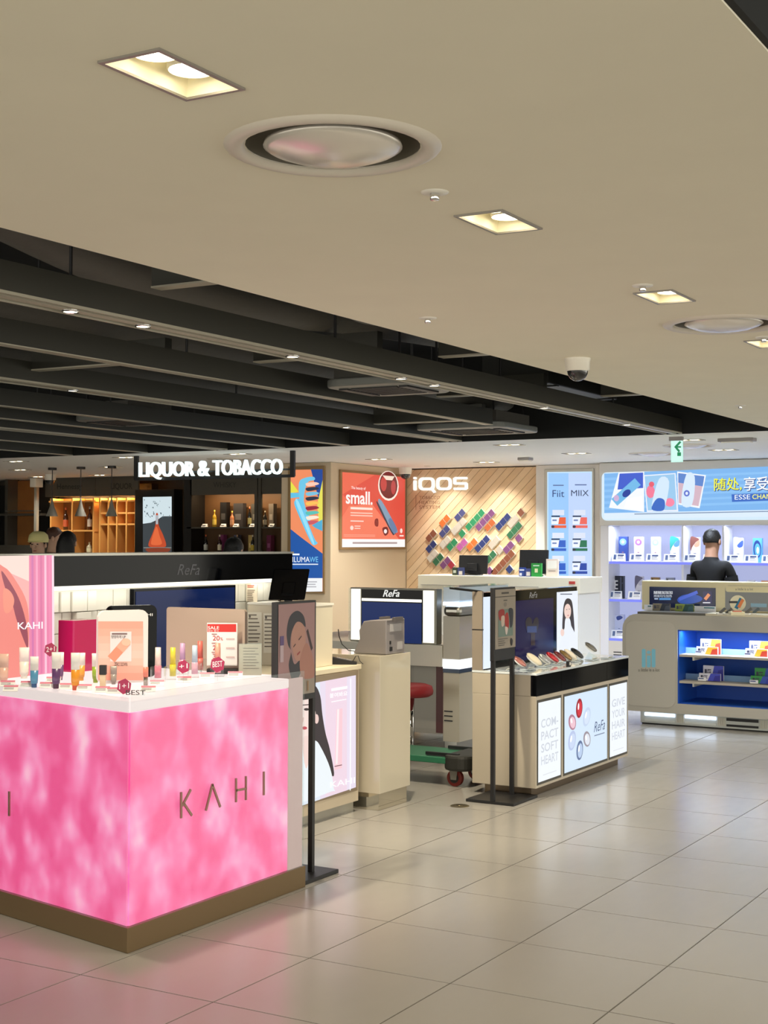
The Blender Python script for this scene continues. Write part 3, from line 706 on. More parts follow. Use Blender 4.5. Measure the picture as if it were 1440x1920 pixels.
def hextag(px_, py_, rpx, txt, label, zc=None, dep=None):
    c = PD(px_, py_, dep); s = mpp(c); pl = Plane(c, UC, NC)
    t = thing('promotion_tag', label, 'promotion tag', c - V((0, 0, rpx * s)), 0, 'dark pink hexagonal promotion tags')
    P = [c + UC * (rpx * s * .95 * math.sin(math.radians(60 * i + 8))) + UPV * (rpx * s * math.cos(math.radians(60 * i + 8))) for i in range(6)]
    MB().prism(P, NC * .003).build('plate', mat('crimson_card', (176, 34, 84), 0.4), t)
    MB().cyl(c - UPV * (rpx * s) - NC * .002, V((c.x, c.y, TT + .001)) - NC * .002, .0015, seg=6).build('stem', M_GLASS, t)
    p = Print(pl, .0036); p.text(txt, px_ - rpx * .62, py_ - rpx * .36, px_ + rpx * .62, py_ + rpx * .36, (250, 235, 240), .02, -.12); p.build('tag_print', t)
hextag(95, 1218, 13, '2+1', 'dark pink 2+1 tag by the pink face poster', dep=6.0)
hextag(233, 1287, 15, '1+1', 'dark pink 1+1 tag at the counter corner', dep=5.72)
hextag(344, 1250, 13, '+1', 'dark pink +1 tag among the lip glosses', dep=6.2)
hextag(408, 1246, 15, 'BEST', 'dark pink BEST tag in front of the sale sign', dep=6.28)
c = PD(256, 1299, 5.66); pl = Plane(c, UC, NC); t = thing('best_lettering', 'loose black BEST lettering strip at the counter corner', 'lettering', c - V((0, 0, .012)))
MB().obox(c - NC * .002, UC, UPV, NC, .033, .011, .0015).build('clear_strip', M_GLASS, t)
p = Print(pl, .001); p.text('BEST', 236, 1294, 273, 1303, (50, 40, 44), .02); p.build('strip_print', t)

# standing boards
def board(pa, pb, ztop, th, m, name, label, cat, r_=.03, z0=TT + .001):
    pa, pb = V(pa), V(pb); u = (pb - pa); L = u.length; u.normalize(); n = V((u.y, -u.x, 0))
    t = thing(name, label, cat, (pa + pb) / 2)
    P = rrect(0, z0, L, ztop, r_)
    MB().prism([V((pa.x, pa.y, 0)) + u * a + UPV * b for a, b in P], -n * th).build('board', m, t)
    return t, Plane(V((pa.x, pa.y, 0)), u, n)
pa, pb = PZ(183, 1284, TT), PZ(277, 1279, TT)
t, pl = board(pa, pb, 1.275, .02, mat('board_white', (240, 232, 228), 0.4), 'product_board', 'white rounded display board picturing a peach balm stick', 'display board', .035)
p = Print(pl)
for i in range(8): p.rect(184, 1165 + i * 13.8, 268, 1165 + (i + 1) * 13.8, [(243, 170, 150), (244, 180, 160), (245, 190, 172), (246, 200, 184), (247, 205, 190), (247, 196, 178), (246, 180, 160), (244, 166, 146)][i])
p.rect(206, 1184, 246, 1240, (238, 230, 230)).line(208, 1236, 236, 1204, 17, (236, 150, 120)).line(224, 1218, 238, 1202, 17, (246, 176, 150)).oval(236, 1204, 8.5, 7, (250, 196, 170))
p.rows(209, 1187, 242, 1191, 1, (120, 90, 90), .7).text('탱탱하게 UP', 208, 1191, 235, 1197, (60, 40, 44), .01).text('ZERO DOWN', 214, 1242, 238, 1249, (90, 60, 60), .02)
p.build('board_print', t)
pa, pb = PZ(194, 1276, TT) - NC * .05, PZ(290, 1271, TT) - NC * .05
t, pl = board(pa, pb, 1.285, .012, M_BLACKG, 'mirror_board', 'glossy black board standing behind the peach product board', 'display board', .03)
p = Print(pl); p.text('KAHI', 259, 1150, 286, 1155, (235, 235, 235), .02); p.build('board_print', t)
# magenta panel behind
pa, pb = PX(139, 1255, -4.60), PX(182, 1251, -4.60)
t, pl = board((-4.60, pa.y, 0), (-4.60, pb.y, 0), PX(139, 1164, -4.60).z, .10, mat('magenta_gloss', (186, 20, 92), 0.12, coat=.5), 'magenta_box', 'glossy magenta gift box standing before the white tile wall', 'box', .004)
# taupe partition
pa, pb = PZ(312, 1255, TT), PY(458, 1250, PZ(312, 1255, TT).y + .0)
t, pl = board((PY(312, 1200, 5.428).x, 5.428, 0), (PY(459, 1200, 5.428).x, 5.428, 0), 1.256, .02, M_TAUPE, 'taupe_screen', 'plain taupe screen panel at the back of the pink counter', 'panel', .015)
# sale sign
c = PZ(417, 1263, TT + .001)
t = thing('sale_sign', 'red and white sale sign with 20% offer on black foot', 'sign', c)
s = mpp(c); pl = Plane(c + NC * .004, UC, NC)
MB().obox(c + V((0, 0, .012)), UC, UPV, NC, .07, .012, .03).build('foot', M_BLACK, t, bevel=.002)
A = pl.P(388, 1168); B = pl.P(445, 1248)
MB().obox((A + B) / 2 - NC * .003, UC, UPV, NC, 28.5 * s, 40 * s, .003).build('sheet', mat('sheet_white', (236, 234, 234), 0.4), t)
p = Print(pl); p.rect(388.5, 1168.5, 444.5, 1247, (238, 236, 236)).rect(389, 1170, 443, 1185, (206, 40, 34)).text('SALE', 390, 1174, 411, 1180, (250, 240, 240), .03).text('할인 행사', 390, 1181, 410, 1184.5, (250, 230, 230), .01)
p.text('20', 399, 1192, 412, 1201, (190, 40, 50), .02).text('%', 413, 1195, 418, 1201, (190, 80, 80)).text('2', 399, 1210, 405, 1219, (190, 40, 50), .02).text('3', 399, 1226, 405, 1235, (190, 40, 50), .02)
for y_ in (1188, 1205, 1222): p.rect(397, y_, 407, y_ + 2, (170, 120, 120)).rect(424, y_ + 9, 440, y_ + 11, (200, 170, 170))
p.build('sale_print', t)
c = PZ(469, 1266, TT + .001); s = mpp(c)
t = thing('leaflet_holder', 'clear acrylic leaflet holder with a beige sheet at the counter end', 'leaflet holder', c); pl = Plane(c, UC, NC)
MB().obox(c + V((0, 0, 29 * s)), UC, UPV, NC, 21 * s, 29 * s, .001).build('leaflet', mat('leaflet_beige', (206, 190, 168), 0.5), t)
MB().obox(c + V((0, 0, 30 * s)) + NC * .004, UC, UPV, NC, 22 * s, 30 * s, .0015).build('acrylic_front', M_GLASS, t)
p = Print(pl, .0015); p.rows(456, 1215, 486, 1258, 8, (110, 98, 88), .22); p.build('leaflet_print', t)

# ================================================================ spine wall behind the pink counter
sp = thing('booth_back_wall', 'low white tiled booth wall with glossy black fascia and light strip', 'booth wall', (-5.0, 6.0, 0))
box((-5.10, 4.42, 0), (-4.955, 7.22, 1.50)).build('wall_core', mat('booth_white', (214, 210, 200), 0.4), sp)
box((-5.11, 4.42, 1.50), (-4.84, 7.22, 1.512)).build('top_trim', M_STEEL, sp)
fa = box((-4.954, 4.99, 1.352), (-4.85, 7.22, 1.4995)).build('fascia', M_BLACKG, sp)
p = Print(planeX(-4.85)); p.text('ReFa', 332, 1058, 374, 1078, (90, 92, 100), .01); p.build('fascia_print', fa)
box((-4.954, 4.99, 1.330), (-4.87, 7.10, 1.3515)).build('light_strip', M_LEDW, sp)
random.seed(11)
M_T3 = mat('white_relief_tile', (214, 212, 200), 0.25)
zz = .90
for r_i in range(4):
    hh = .106; yy = 4.99
    while yy < 7.1:
        ww = random.choice((.07, .11, .15)); dp = random.choice((.012, .022, .034, .045))
        if not (5.86 < yy and yy + ww < 6.66):
            box((-4.954, yy + .002, zz + .002), (-4.954 + dp, min(yy + ww, 7.12) - .002, zz + hh - .002)).build('wall_tile', M_T3, sp, bevel=.002)
        yy += ww
    zz += hh
L_ = lamp('AREA', 'strip_glow', sp, (-4.86, 6.05, 1.328), 1.5, NEUT, 0.08).data
L_.shape = 'RECTANGLE'; L_.size = .05; L_.size_y = 2.0
tv = thing('wall_television', 'dark blue television screen on the white tiled booth wall', 'television', (-4.93, 6.26, .80))
box((-4.953, 5.81, .80), (-4.905, 6.715, 1.322)).build('bezel', M_BLACKG, tv, bevel=.004)
box((-4.9048, 5.825, .815), (-4.902, 6.70, 1.307)).build('screen', mat('navy_screen', (18, 34, 78), 0.12, emit=0.7, spec=.12), tv)
# pink face lightbox
lb = thing('face_lightbox', 'pink backlit poster with close-up of ear and neck', 'lightbox', (-4.75, 4.7, TT))
box((-4.84, 4.52, TT + .001), (-4.672, 4.962, 1.505)).build('frame', mat('pink_grey_frame', (120, 96, 104), 0.3, 0.3), lb)
pl = planeX(-4.671); p = Print(pl)
p.raw([(-40, 1043), (100, 1041), (100, 1261), (-40, 1283)], (240, 176, 172))
p.raw([(-40, 1043), (54, 1041.5), (54, 1090), (20, 1075), (-40, 1060)], (244, 216, 206))
p.shape([(-40, 1060), (5, 1062), (30, 1090), (50, 1130), (54, 1180), (52, 1230), (54, 1266), (-40, 1283)], (234, 138, 128))
p.shape([(2, 1070), (22, 1098), (38, 1130), (50, 1175), (52, 1215), (44, 1200), (30, 1160), (22, 1130), (10, 1105)], (150, 78, 92))
p.shape([(6, 1105), (18, 1108), (26, 1124), (22, 1142), (12, 1150), (6, 1140)], (240, 150, 130))
p.raw([(54, 1041.5), (100, 1041), (100, 1261), (54, 1267)], (226, 132, 168))
for i, (x_, cl) in enumerate(((58, (206, 120, 170)), (66, (238, 160, 190)), (74, (214, 120, 160)), (82, (246, 190, 210)), (90, (232, 140, 176)), (96, (250, 214, 226)))): p.raw([(x_, 1041.3), (x_ + 4, 1041.2), (x_ + 5, 1262), (x_ + 1, 1263)], cl)
p.text('KAHI', 32, 1167, 79, 1180, (250, 246, 246), .025, -.03); p.build('poster_print', lb, INKB)

# ================================================================ second cosmetics counter with woman lightbox
k2 = thing('poster_counter', 'beige counter with backlit poster of long-haired woman', 'display counter', (-4.6, 6.7, 0))
box((-4.90, 6.15, .06), (-4.335, 7.155, .826)).build('body', M_BEIGE, k2)
box((-4.90, 6.15, .827), (-4.325, 7.17, .855)).build('worktop', mat('cream_top', (226, 214, 186), 0.35), k2, bevel=.003)
box((-4.88, 6.15, 0.0), (-4.36, 7.14, .059)).build('plinth', M_STEEL, k2)
box((-4.334, 6.20, .125), (-4.318, 7.12, .825)).build('poster_frame', mat('frame_bronze', (150, 134, 112), 0.4, 0.4), k2)
pl = planeX(-4.317); p = Print(pl)
ya, yb = pl.P(500, 1300), pl.P(667, 1260)
R_ = lambda x, y: (x, y)
def quad(x0, x1, t0, t1, b0, b1, col): p.raw([(x0, t0), (x1, t1), (x1, b1), (x0, b0)], col)
quad(500, 667, 1297, 1266, 1533, 1476, (222, 212, 230))
quad(500, 600, 1297, 1279, 1533, 1499, (214, 224, 236))
quad(610, 650, 1277, 1269, 1494, 1482, (228, 206, 222))
p.shape([(545, 1300), (570, 1278), (590, 1285), (600, 1305), (604, 1340), (610, 1375), (618, 1405), (626, 1450), (620, 1452), (608, 1420), (590, 1395), (575, 1400), (545, 1420), (535, 1380), (538, 1330)], (46, 38, 44))
p.shape([(545, 1320), (560, 1300), (580, 1308), (590, 1330), (591, 1352), (582, 1380), (570, 1402), (556, 1395), (546, 1365)], (236, 214, 208))
p.oval(593, 1348, 4, 9, (226, 196, 190)).oval(574, 1330, 5, 2.5, (50, 36, 40)).line(566, 1322, 581, 1321, 2, (80, 60, 60)).oval(570, 1365, 5, 3, (190, 70, 84)).line(568, 1345, 566, 1355, 2, (210, 170, 160))
p.shape([(560, 1392), (588, 1388), (600, 1400), (618, 1440), (625, 1480), (620, 1484), (540, 1505), (540, 1420)], (226, 234, 240))
p.shape([(566, 1385), (586, 1385), (580, 1420), (572, 1440)], (232, 206, 200))
p.raw([(630, 1330), (641, 1328), (640, 1440), (626, 1444)], (246, 196, 206)).raw([(631, 1330), (635, 1329.5), (632, 1432), (628, 1433)], (252, 226, 230)).line(626, 1437, 640, 1434, 1.5, (90, 60, 70))
p.rect(620, 1291, 650, 1296, (250, 246, 250), 1286, 1291).text('붙여봐요', 617, 1300, 650, 1309, (250, 248, 250), .02, -.15).line(620, 1316, 648, 1311, 1.5, (250, 246, 250))
p.text('KAHI', 618, 1466, 664, 1477, (250, 248, 250), .0, -.2).line(656, 1272, 655, 1482, 1.6, (250, 250, 255)); p.build('poster_print', k2, INKB)
# cabinet with notices, on that counter
cb = thing('notice_cabinet', 'white counter-top cabinet with taped paper notices', 'cabinet', (-4.6, 6.9, .8555))
xl, xr = -4.88, PY(588, 1133, 6.8).x
box((xl, 6.8, .8555), (xr, PX(624, 1131, xr).y, 1.205)).build('body', mat('cabinet_cream', (214, 204, 182), 0.4), cb, bevel=.003)
box((xl - .002, 6.798, 1.2055), (xr + .004, PX(625, 1131, xr).y, 1.218)).build('lid', M_WHITE, cb)
pl = planeY(6.799); p = Print(pl)
for (x0, y0, x1, y1) in ((464, 1148, 491, 1222), (495, 1150, 519, 1224)):
    p.rect(x0, y0, x1, y1, (232, 226, 210)); p.rows(x0 + 2, y0 + 4, x1 - 2, y1 - 6, 9, (120, 112, 100), .3); p.oval(x0 + 5, y0 + 8, 2, 2.5, (110, 104, 100)); p.rect(x1 - 8, y1 - 14, x1 - 4, y1 - 9, (120, 112, 106))
p.build('notice_print', cb)
# small taped sheet standing on the cabinet
pl = planeY(6.84); A, B = pl.P(462, 1094), pl.P(482, 1141)
t = thing('paper_notice', 'narrow cream paper notice with red heading above the cabinet', 'notice', ((A.x + B.x) / 2, 6.84, 1.2185))
box((A.x, 6.841, 1.2185), (B.x, 6.844, A.z)).build('sheet', mat('notice_sheet', (226, 214, 190), 0.5), t)
p = Print(pl); p.rows(464, 1097, 479, 1103, 2, (190, 80, 60), .5).rows(464, 1106, 479, 1136, 9, (120, 104, 90), .4); p.build('sheet_print', t)
# till monitor seen from behind
def monitor(px0, py0, px1, py1, dep, zb, label, tilt=.12, m=M_BLACK, turn=0.0, lean=0):
    c = PD((px0 + px1) / 2, (py0 + py1) / 2, dep); s = mpp(c); u = Matrix.Rotation(turn, 3, 'Z') @ UC; n = V((u.y, -u.x, 0))
    up = (UPV * math.cos(tilt) - n * math.sin(tilt)).normalized(); nn = (n * math.cos(tilt) + UPV * math.sin(tilt)).normalized()
    if lean: up = (up + u * lean).normalized()
    W, Hh = (px1 - px0) * s / 2, (py1 - py0) * s / 2
    base = V((c.x, c.y, zb))
    t = thing('till_monitor', label, 'monitor', base, 0, 'till monitors seen from behind')
    MB().obox(c, u, up, nn, W, Hh, .012).build('back_shell', m, t, bevel=.006)
    MB().obox(c - nn * .014, u, up, nn, W * .96, Hh * .95, .002).build('screen', mat('till_screen', (60, 80, 110), 0.2, emit=.4), t)
    MB().obox(c + nn * .02 - up * Hh * .3, u, up, nn, W * .35, Hh * .4, .012).build('rear_hump', m, t, bevel=.004)
    MB().obox((base + c - up * Hh * .6) / 2 + V((0, 0, .004)), u, UPV, n, W * .22, max(.01, (c.z - Hh * .6 - zb) / 2), .012).build('neck', m, t)
    MB().obox(base + V((0, 0, .006)), u, n, UPV, W * .5, .07, .006).build('foot', m, t, bevel=.003)
    return t
monitor(508, 1066, 576, 1126, 8.15, 1.2185, 'black till monitor tilted back on the notice cabinet', .25, M_BLACKG, 0.15, .18)
# sanitiser bottle, card terminal
c = PZ(604, 1243, .8557); s = mpp(c)
t = thing('sanitiser_bottle', 'clear sanitiser pump bottle with blue label beside the black terminal', 'bottle', c)
MB().lathe([(0, 0), (15 * s, 0), (16 * s, 3 * s), (16 * s, 34 * s), (13 * s, 40 * s), (5 * s, 44 * s), (5 * s, 50 * s)], c, 20).build('bottle', mat('bottle_white', (214, 212, 204), 0.2), t, True)
MB().lathe([(16.3 * s, 18 * s), (16.3 * s, 33 * s)], c, 20).build('label_band', mat('blue_label', (36, 96, 160), 0.4), t, True)
MB().lathe([(16.3 * s, 6 * s), (16.3 * s, 12 * s)], c, 20).build('red_band', mat('red_label', (190, 60, 50), 0.4), t, True)
MB().cyl(c + V((0, 0, 50 * s)), c + V((0, 0, 60 * s)), 3 * s, seg=10).build('pump', M_WHITE, t, True)
c = PZ(641, 1246, .8557); s = mpp(c)
t = thing('card_terminal', 'black card terminal with grey keypad on the cream worktop', 'card terminal', c)
u = UC; MB().prism([c - u * 24 * s, c + u * 28 * s, c + u * 28 * s + UPV * 4 * s, c - u * 18 * s + UPV * 13 * s, c - u * 24 * s + UPV * 12 * s], -NC * 22 * s).build('body', M_BLACK, t, bevel=.002)
MB().obox(c + u * 4 * s + UPV * 9.6 * s - NC * 11 * s, (u - UPV * .19).normalized(), NC, (UPV + u * .19).normalized(), 14 * s, 8 * s, .6 * s).build('keypad', M_GREY, t)
MB().tube([c + u * 20 * s + UPV * 5 * s, c + u * 26 * s + UPV * 16 * s, c + u * 30 * s + UPV * 17 * s, c + u * 34 * s + UPV * 6 * s, c + u * 40 * s + UPV * 1 * s], .0022, 6).build('cable', M_BLACK, t)
# ---- white gloss pillar block with banknote counter
bk = thing('gloss_plinth_block', 'glossy white pillar block with mirror base beside the trolley', 'pillar', (-4.45, 7.4, 0))
box((-4.78, 7.2, .10), (-4.216, 7.565, .905)).build('block', mat('gloss_cream', (208, 199, 178), 0.10, coat=.6), bk, bevel=.002)
box((-4.76, 7.215, 0), (-4.232, 7.55, .0995)).build('mirror_base', mat('mirror_steel', (215, 210, 195), 0.08, 0.9), bk)
t = thing('banknote_counter', 'grey banknote counting machine on the white pillar block', 'banknote counter', (-4.38, 7.42, .906))
Yq = 7.29; PP = [PY(x, y, Yq) for x, y in ((662, 1224), (674, 1196), (673, 1180), (681, 1163), (694, 1161), (724, 1160), (724, 1226))]
dz = .906 - PP[-1].z
PP = [V((q.x, Yq, max(.906, q.z + dz))) for q in PP]
MB().prism(PP, (0, .225, 0)).build('housing', M_GREY, t, bevel=.006)
xb = PP[-1].x
for (y0, y1, z0, z1, m) in ((7.33, 7.47, 1.04, 1.085, mat('grey_label', (176, 172, 172), 0.5)), (7.33, 7.36, .925, .95, M_BLACK), (7.33, 7.345, .965, .985, M_BLACK), (7.42, 7.48, .93, .975, mat('grey_label', (176, 172, 172), 0.5)), (7.30, 7.50, 1.10, 1.108, mat('grey_dark', (96, 92, 92), 0.5))):
    box((xb, y0, z0), (xb + .003, y1, z1)).build('rear_socket' if m == M_BLACK else 'rear_plate', m, t)
for a in (.03, .12): box((xb - .12 + a, 7.36, PP[3].z), (xb - .10 + a, 7.46, PP[3].z + .025)).build('note_guide', mat('grey_dark', (96, 92, 92), 0.5), t)
MB().tube([PP[0] + V((-.01, .03, .01)), PP[0] + V((-.05, .03, .012)), PP[0] + V((-.085, .01, .05)), PP[0] + V((-.10, .0, .10)), PP[0] + V((-.105, .0, .14))], .003, 6).build('power_cable', M_BLACK, t)
# ================================================================ poster stands
def poster_stand(xp, y0, y1, zt, zb, base, posts, name_label, art):
    t = thing('poster_stand', name_label, 'poster stand', ((base[0] + base[1]) / 2, (base[2] + base[3]) / 2, 0), 0, 'black floor poster stands')
    box((base[0], base[2], 0), (base[1], base[3], .018)).build('base_plate', M_BLACK, t, bevel=.003)
    for yp in posts: box((xp - .012, yp - .011, .018), (xp + .012, yp + .011, zb)).build('post', M_BLACK, t)
    box((xp - .014, y0, zb), (xp + .014, y1, zt)).build('frame', M_BLACK, t, bevel=.002)
    p = Print(planeX(xp + .0145)); art(p); p.build('poster_print', t, INKD)
    return t
def art1(p):
    Q = Rect(V((-3.69 + .0145, 5.358, 1.288)), (0, 1, 0), .304, .425, (1, 0, 0)); p.pl = Q
    p.raw([(0, 0), (100, 0), (100, 84), (0, 84)], (158, 124, 124))
    p.raw([(0, 84), (100, 84), (100, 100), (0, 100)], (150, 140, 128))
    p.shape([(22, 30), (30, 14), (50, 8), (68, 14), (74, 26), (66, 24), (50, 20), (36, 30), (32, 44), (36, 56), (44, 66), (60, 62), (66, 72), (56, 80), (46, 92), (36, 82), (28, 66), (34, 52), (26, 44)], (48, 46, 54))
    p.shape([(34, 40), (40, 26), (54, 20), (70, 26), (74, 40), (70, 54), (60, 62), (48, 62), (40, 54)], (176, 132, 118))
    p.shape([(60, 58), (76, 44), (94, 60), (98, 82), (66, 82), (58, 70)], (166, 118, 104))
    p.line(78, 30, 92, 52, 5, (60, 44, 46)).line(40, 47, 46, 44, 1.5, (70, 46, 46)).line(54, 40, 62, 36, 1.5, (70, 46, 46)).line(50, 56, 58, 53, 2, (150, 66, 66))
    p.rect(4, 34, 14, 44, (92, 74, 120)).rect(4, 44, 13, 62, (180, 160, 168)).rect(60, 88, 66, 97, (120, 110, 100)).rect(78, 86, 82, 97, (150, 120, 90))
poster_stand(-3.69, 5.345, 5.675, 1.298, .835, (-3.83, -3.605, 5.475, 5.775), (5.664,), 'black poster stand with smiling woman poster beside the pink counter', art1)
def art2(p):
    Q = Rect(V((-3.75 + .0145, 7.745, 1.288)), (0, 1, 0), .29, .36, (1, 0, 0)); p.pl = Q
    p.raw([(0, 0), (100, 0), (100, 100), (0, 100)], (150, 140, 126)).rect(0, 12, 100, 13.2, (50, 46, 44)).rect(30, 5, 66, 8, (70, 64, 60)).rect(40, 18, 58, 20, (90, 84, 78)).oval(48, 26, 8, 4, (130, 122, 112))
    p.raw([(14, 34), (86, 34), (86, 80), (14, 80)], (110, 128, 118)).shape([(16, 36), (40, 34), (44, 44), (30, 52), (18, 50)], (150, 48, 42)).shape([(44, 46), (60, 40), (66, 56), (62, 68), (50, 66)], (160, 44, 36)).shape([(64, 34), (86, 36), (84, 60), (72, 66), (68, 50)], (44, 46, 52)).shape([(28, 46), (44, 46), (42, 60), (30, 62)], (196, 176, 160)).shape([(46, 64), (60, 66), (56, 76), (50, 76)], (206, 190, 180))
    p.rows(14, 83, 60, 97, 4, (90, 84, 78), .35); p.shape([(74, 84), (84, 88), (80, 97), (74, 94)], (40, 38, 40))
t = poster_stand(-3.75, 7.735, 8.032, 1.298, .858, (-3.93, -3.61, 7.745, 8.095), (7.75, 8.018), 'black poster stand with red product poster beside the brush counter', art2)
# ================================================================ platform trolley
tr = thing('platform_trolley', 'green platform trolley with black bumper and red wheels', 'trolley', (-4.6, 8.35, 0))
x0, x1, y0, y1 = -5.0, -4.14, 8.12, 8.56
box((x0, y0 + .02, .145), (x1 - .05, y1 - .02, .185)).build('deck', mat('green_deck', (44, 110, 80), 0.45, noise=.06, nscale=30), tr, bevel=.004)
P = rrect(x1 - .16, y0, x1 + .03, y1, .07)
mb = MB(); mb.prism([(x, y, .105) for x, y in P], (0, 0, .10)); mb.build('bumper', mat('rubber_black', (44, 44, 40), 0.6), tr, bevel=.018)
box((x1 - .30, y0 + .05, .19), (x1 - .06, y0 + .075, .21)).build('folded_handle', M_BLACK, tr); box((x1 - .30, y1 - .075, .19), (x1 - .06, y1 - .05, .21)).build('folded_handle', M_BLACK, tr)
for (wx, wy) in ((x1 - .09, y0 + .07), (x1 - .09, y1 - .07), (x0 + .1, y0 + .07), (x0 + .1, y1 - .07)):
    wh = MB().cyl((wx, wy - .018, .055), (wx, wy + .018, .055), .055, seg=24).build('wheel', mat('red_wheel', (120, 34, 26), 0.5), tr, bevel=.006)
    MB().cyl((wx, wy - .021, .055), (wx, wy + .021, .055), .032, seg=20).build('hub', mat('wheel_hub', (40, 38, 36), 0.5), wh)
    fk = MB()
    for s in (-1, 1): fk.prism([(wx - .02, wy + s * .026, .045), (wx + .02, wy + s * .026, .045), (wx + .03, wy + s * .026, .118), (wx - .03, wy + s * .026, .118)], (0, s * .004, 0))
    fk.box((wx - .03, wy - .03, .118), (wx + .03, wy + .03, .125)); fk.build('fork', M_STEEL, tr)
# red cushioned stool behind
st = thing('bar_stool', 'red cushioned stool on chrome pole behind the white pillar block', 'stool', (-5.10, 9.15, 0))
MB().lathe([(0, .44), (.14, .44), (.165, .455), (.17, .48), (.16, .515), (.12, .53), (0, .532)], (-5.10, 9.15, 0), 28).build('cushion', mat('red_cushion', (165, 40, 48), 0.5), st, True)
MB().cyl((-5.10, 9.15, .02), (-5.10, 9.15, .44), .03, seg=16).build('pole', M_CHROME, st, True)
MB().lathe([(0, .03), (.05, .028), (.19, .012), (.20, 0)], (-5.10, 9.15, 0), 28).build('foot', M_CHROME, st, True)
# ================================================================ mirror display and white service counter behind
sv = thing('service_counter', 'low white service counter with blue edge behind the stool', 'counter', (-5.6, 10.2, 0))
box((-6.5, 9.93, .06), (-5.02, 10.5, .60)).build('body', mat('service_grey', (190, 184, 172), 0.4), sv)
box((-6.5, 9.92, .60), (-5.0, 10.5, .64)).build('blue_band', mat('blue_band', (40, 90, 170), 0.3), sv)
box((-6.5, 9.40, .642), (-4.97, 10.5, .80)).build('upper_box', M_WHITE, sv)
box((-5.30, 9.925, .07), (-5.16, 9.93, .595)).build('red_panel', mat('dark_red_panel', (96, 20, 16), 0.4), sv)
for k in range(3): box((-6.4 + k * .45, 9.926, .1), (-5.98 + k * .45, 9.93, .58)).build('door', mat('service_door', (198, 192, 180), 0.4), sv)
mr = thing('mirror_display', 'framed dark mirror display with two white light columns and script logo', 'mirror display', (-5.45, 9.5, .80))
pl = planeY(9.44); A = pl.P(657, 1101); B = pl.P(819, 1208)
zt = pl.P(740, 1103).z; zb = .802; xa, xb = A.x, B.x
box((xa, 9.44, zb), (xb, 9.52, zt)).build('housing', mat('mirror_frame', (120, 118, 108), 0.35, 0.5), mr, bevel=.003)
box((pl.P(678, 1150).x, 9.436, zb + .02), (pl.P(792, 1150).x, 9.4395, zt - .012)).build('mirror_glass', M_BLACKG, mr)
for a, b in ((659, 676), (794, 814)):
    box((pl.P(a, 1150).x, 9.434, zb + .012), (pl.P(b, 1150).x, 9.4395, zt - .012)).build('light_column', M_LEDW, mr)
box((pl.P(679, 1150).x, 9.434, pl.P(700, 1203).z), (pl.P(791, 1150).x, 9.4358, pl.P(740, 1130).z)).build('screen', mat('mirror_reflection_navy', (14, 40, 96), 0.1, emit=.7, spec=.12), mr)  # no real screen: glowing blue panel stands in for the television's reflection
box((pl.P(679, 1150).x, 9.433, pl.P(740, 1128).z), (pl.P(791, 1150).x, 9.4356, pl.P(740, 1123).z)).build('light_bar', M_LEDW, mr)
letters(pl, 'ReFa', 719, 1106, 750, 1119, .004, mat('logo_white', (240, 240, 236), .4, emit=.8), mr, .02, .006)
box((pl.P(640, 1100).x, 9.55, zb), (xa - .004, 9.60, zt - .01)).build('side_glass', M_GLASS, mr)
# white illuminated column
wc = thing('white_display_column', 'tall white display column with light bands and vent slots', 'display column', (-5.0, 9.75, 0))
X1 = -4.83; Y0 = 9.41
box((-4.966, Y0, .09), (X1, 10.25, .60)).build('lower_body', mat('column_grey', (206, 200, 184), 0.35), wc, bevel=.003)
box((-4.96, Y0 + .02, 0), (X1 - .03, 10.2, .089)).build('plinth', M_STEEL, wc)
box((-4.966, Y0 - .002, .601), (X1 + .002, 10.25, .63)).build('dark_line', mat('navy_line', (50, 70, 100), .3), wc)
box((-4.966, Y0 - .004, .631), (X1 + .004, 10.25, .70)).build('light_band', mat('band_glow', (245, 250, 255), .4, emit=1.0), wc)
box((-4.966, Y0, .701), (X1, 10.25, 1.02)).build('upper_body', mat('column_grey2', (196, 190, 176), 0.2), wc)
box((-4.966, Y0 - .012, 1.021), (X1 + .01, 10.25, 1.10)).build('rounded_band', M_STEEL, wc, bevel=.03)
box((-4.966, Y0 - .004, 1.101), (X1 + .004, 10.25, 1.125)).build('light_band', M_LEDC, wc)
box((-4.966, Y0, 1.126), (X1, 10.25, 1.235)).build('glass_case', glass('case_glass', (225, 235, 240), .35), wc)
box((-4.97, Y0 - .004, 1.236), (X1 + .004, 10.25, 1.244)).build('case_lid', M_GLASS, wc)
for k in range(3): box((-4.955, Y0 - .003, .24 + k * .035), (-4.885, Y0 + .001, .249 + k * .035)).build('vent_slot', M_BLACK, wc)
# ================================================================ brush counter
rc = thing('brush_counter', 'beige counter with black fascia and three backlit brush posters', 'display counter', (-3.82, 8.85, 0))
ya, yb = 8.05, 9.645
box((-4.04, ya, .06), (-3.602, yb, .625)).build('body', mat('counter_sand', (188, 177, 159), 0.4), rc, bevel=.003)
box((-3.98, ya + .06, 0), (-3.66, yb - .05, .059)).build('plinth', mat('plinth_bronze', (120, 104, 84), 0.3, 0.5), rc)
box((-4.04, ya, .626), (-3.64, yb, .7535)).build('upper_body', mat('counter_sand', (188, 177, 159), 0.4), rc)
yy = [ya, PX(1053, 1300, -3.6).y, PX(1138, 1280, -3.6).y, yb]
for k in range(3): box((-3.639, yy[k] + .002, .628), (-3.600, yy[k + 1] - .002, .752)).build('fascia_panel', M_BLACKG, rc)
box((-4.042, ya - .002, .754), (-3.598, yb + .002, .768)).build('glass_top', mat('white_glass_top', (225, 232, 235), 0.06, coat=.6), rc, bevel=.002)
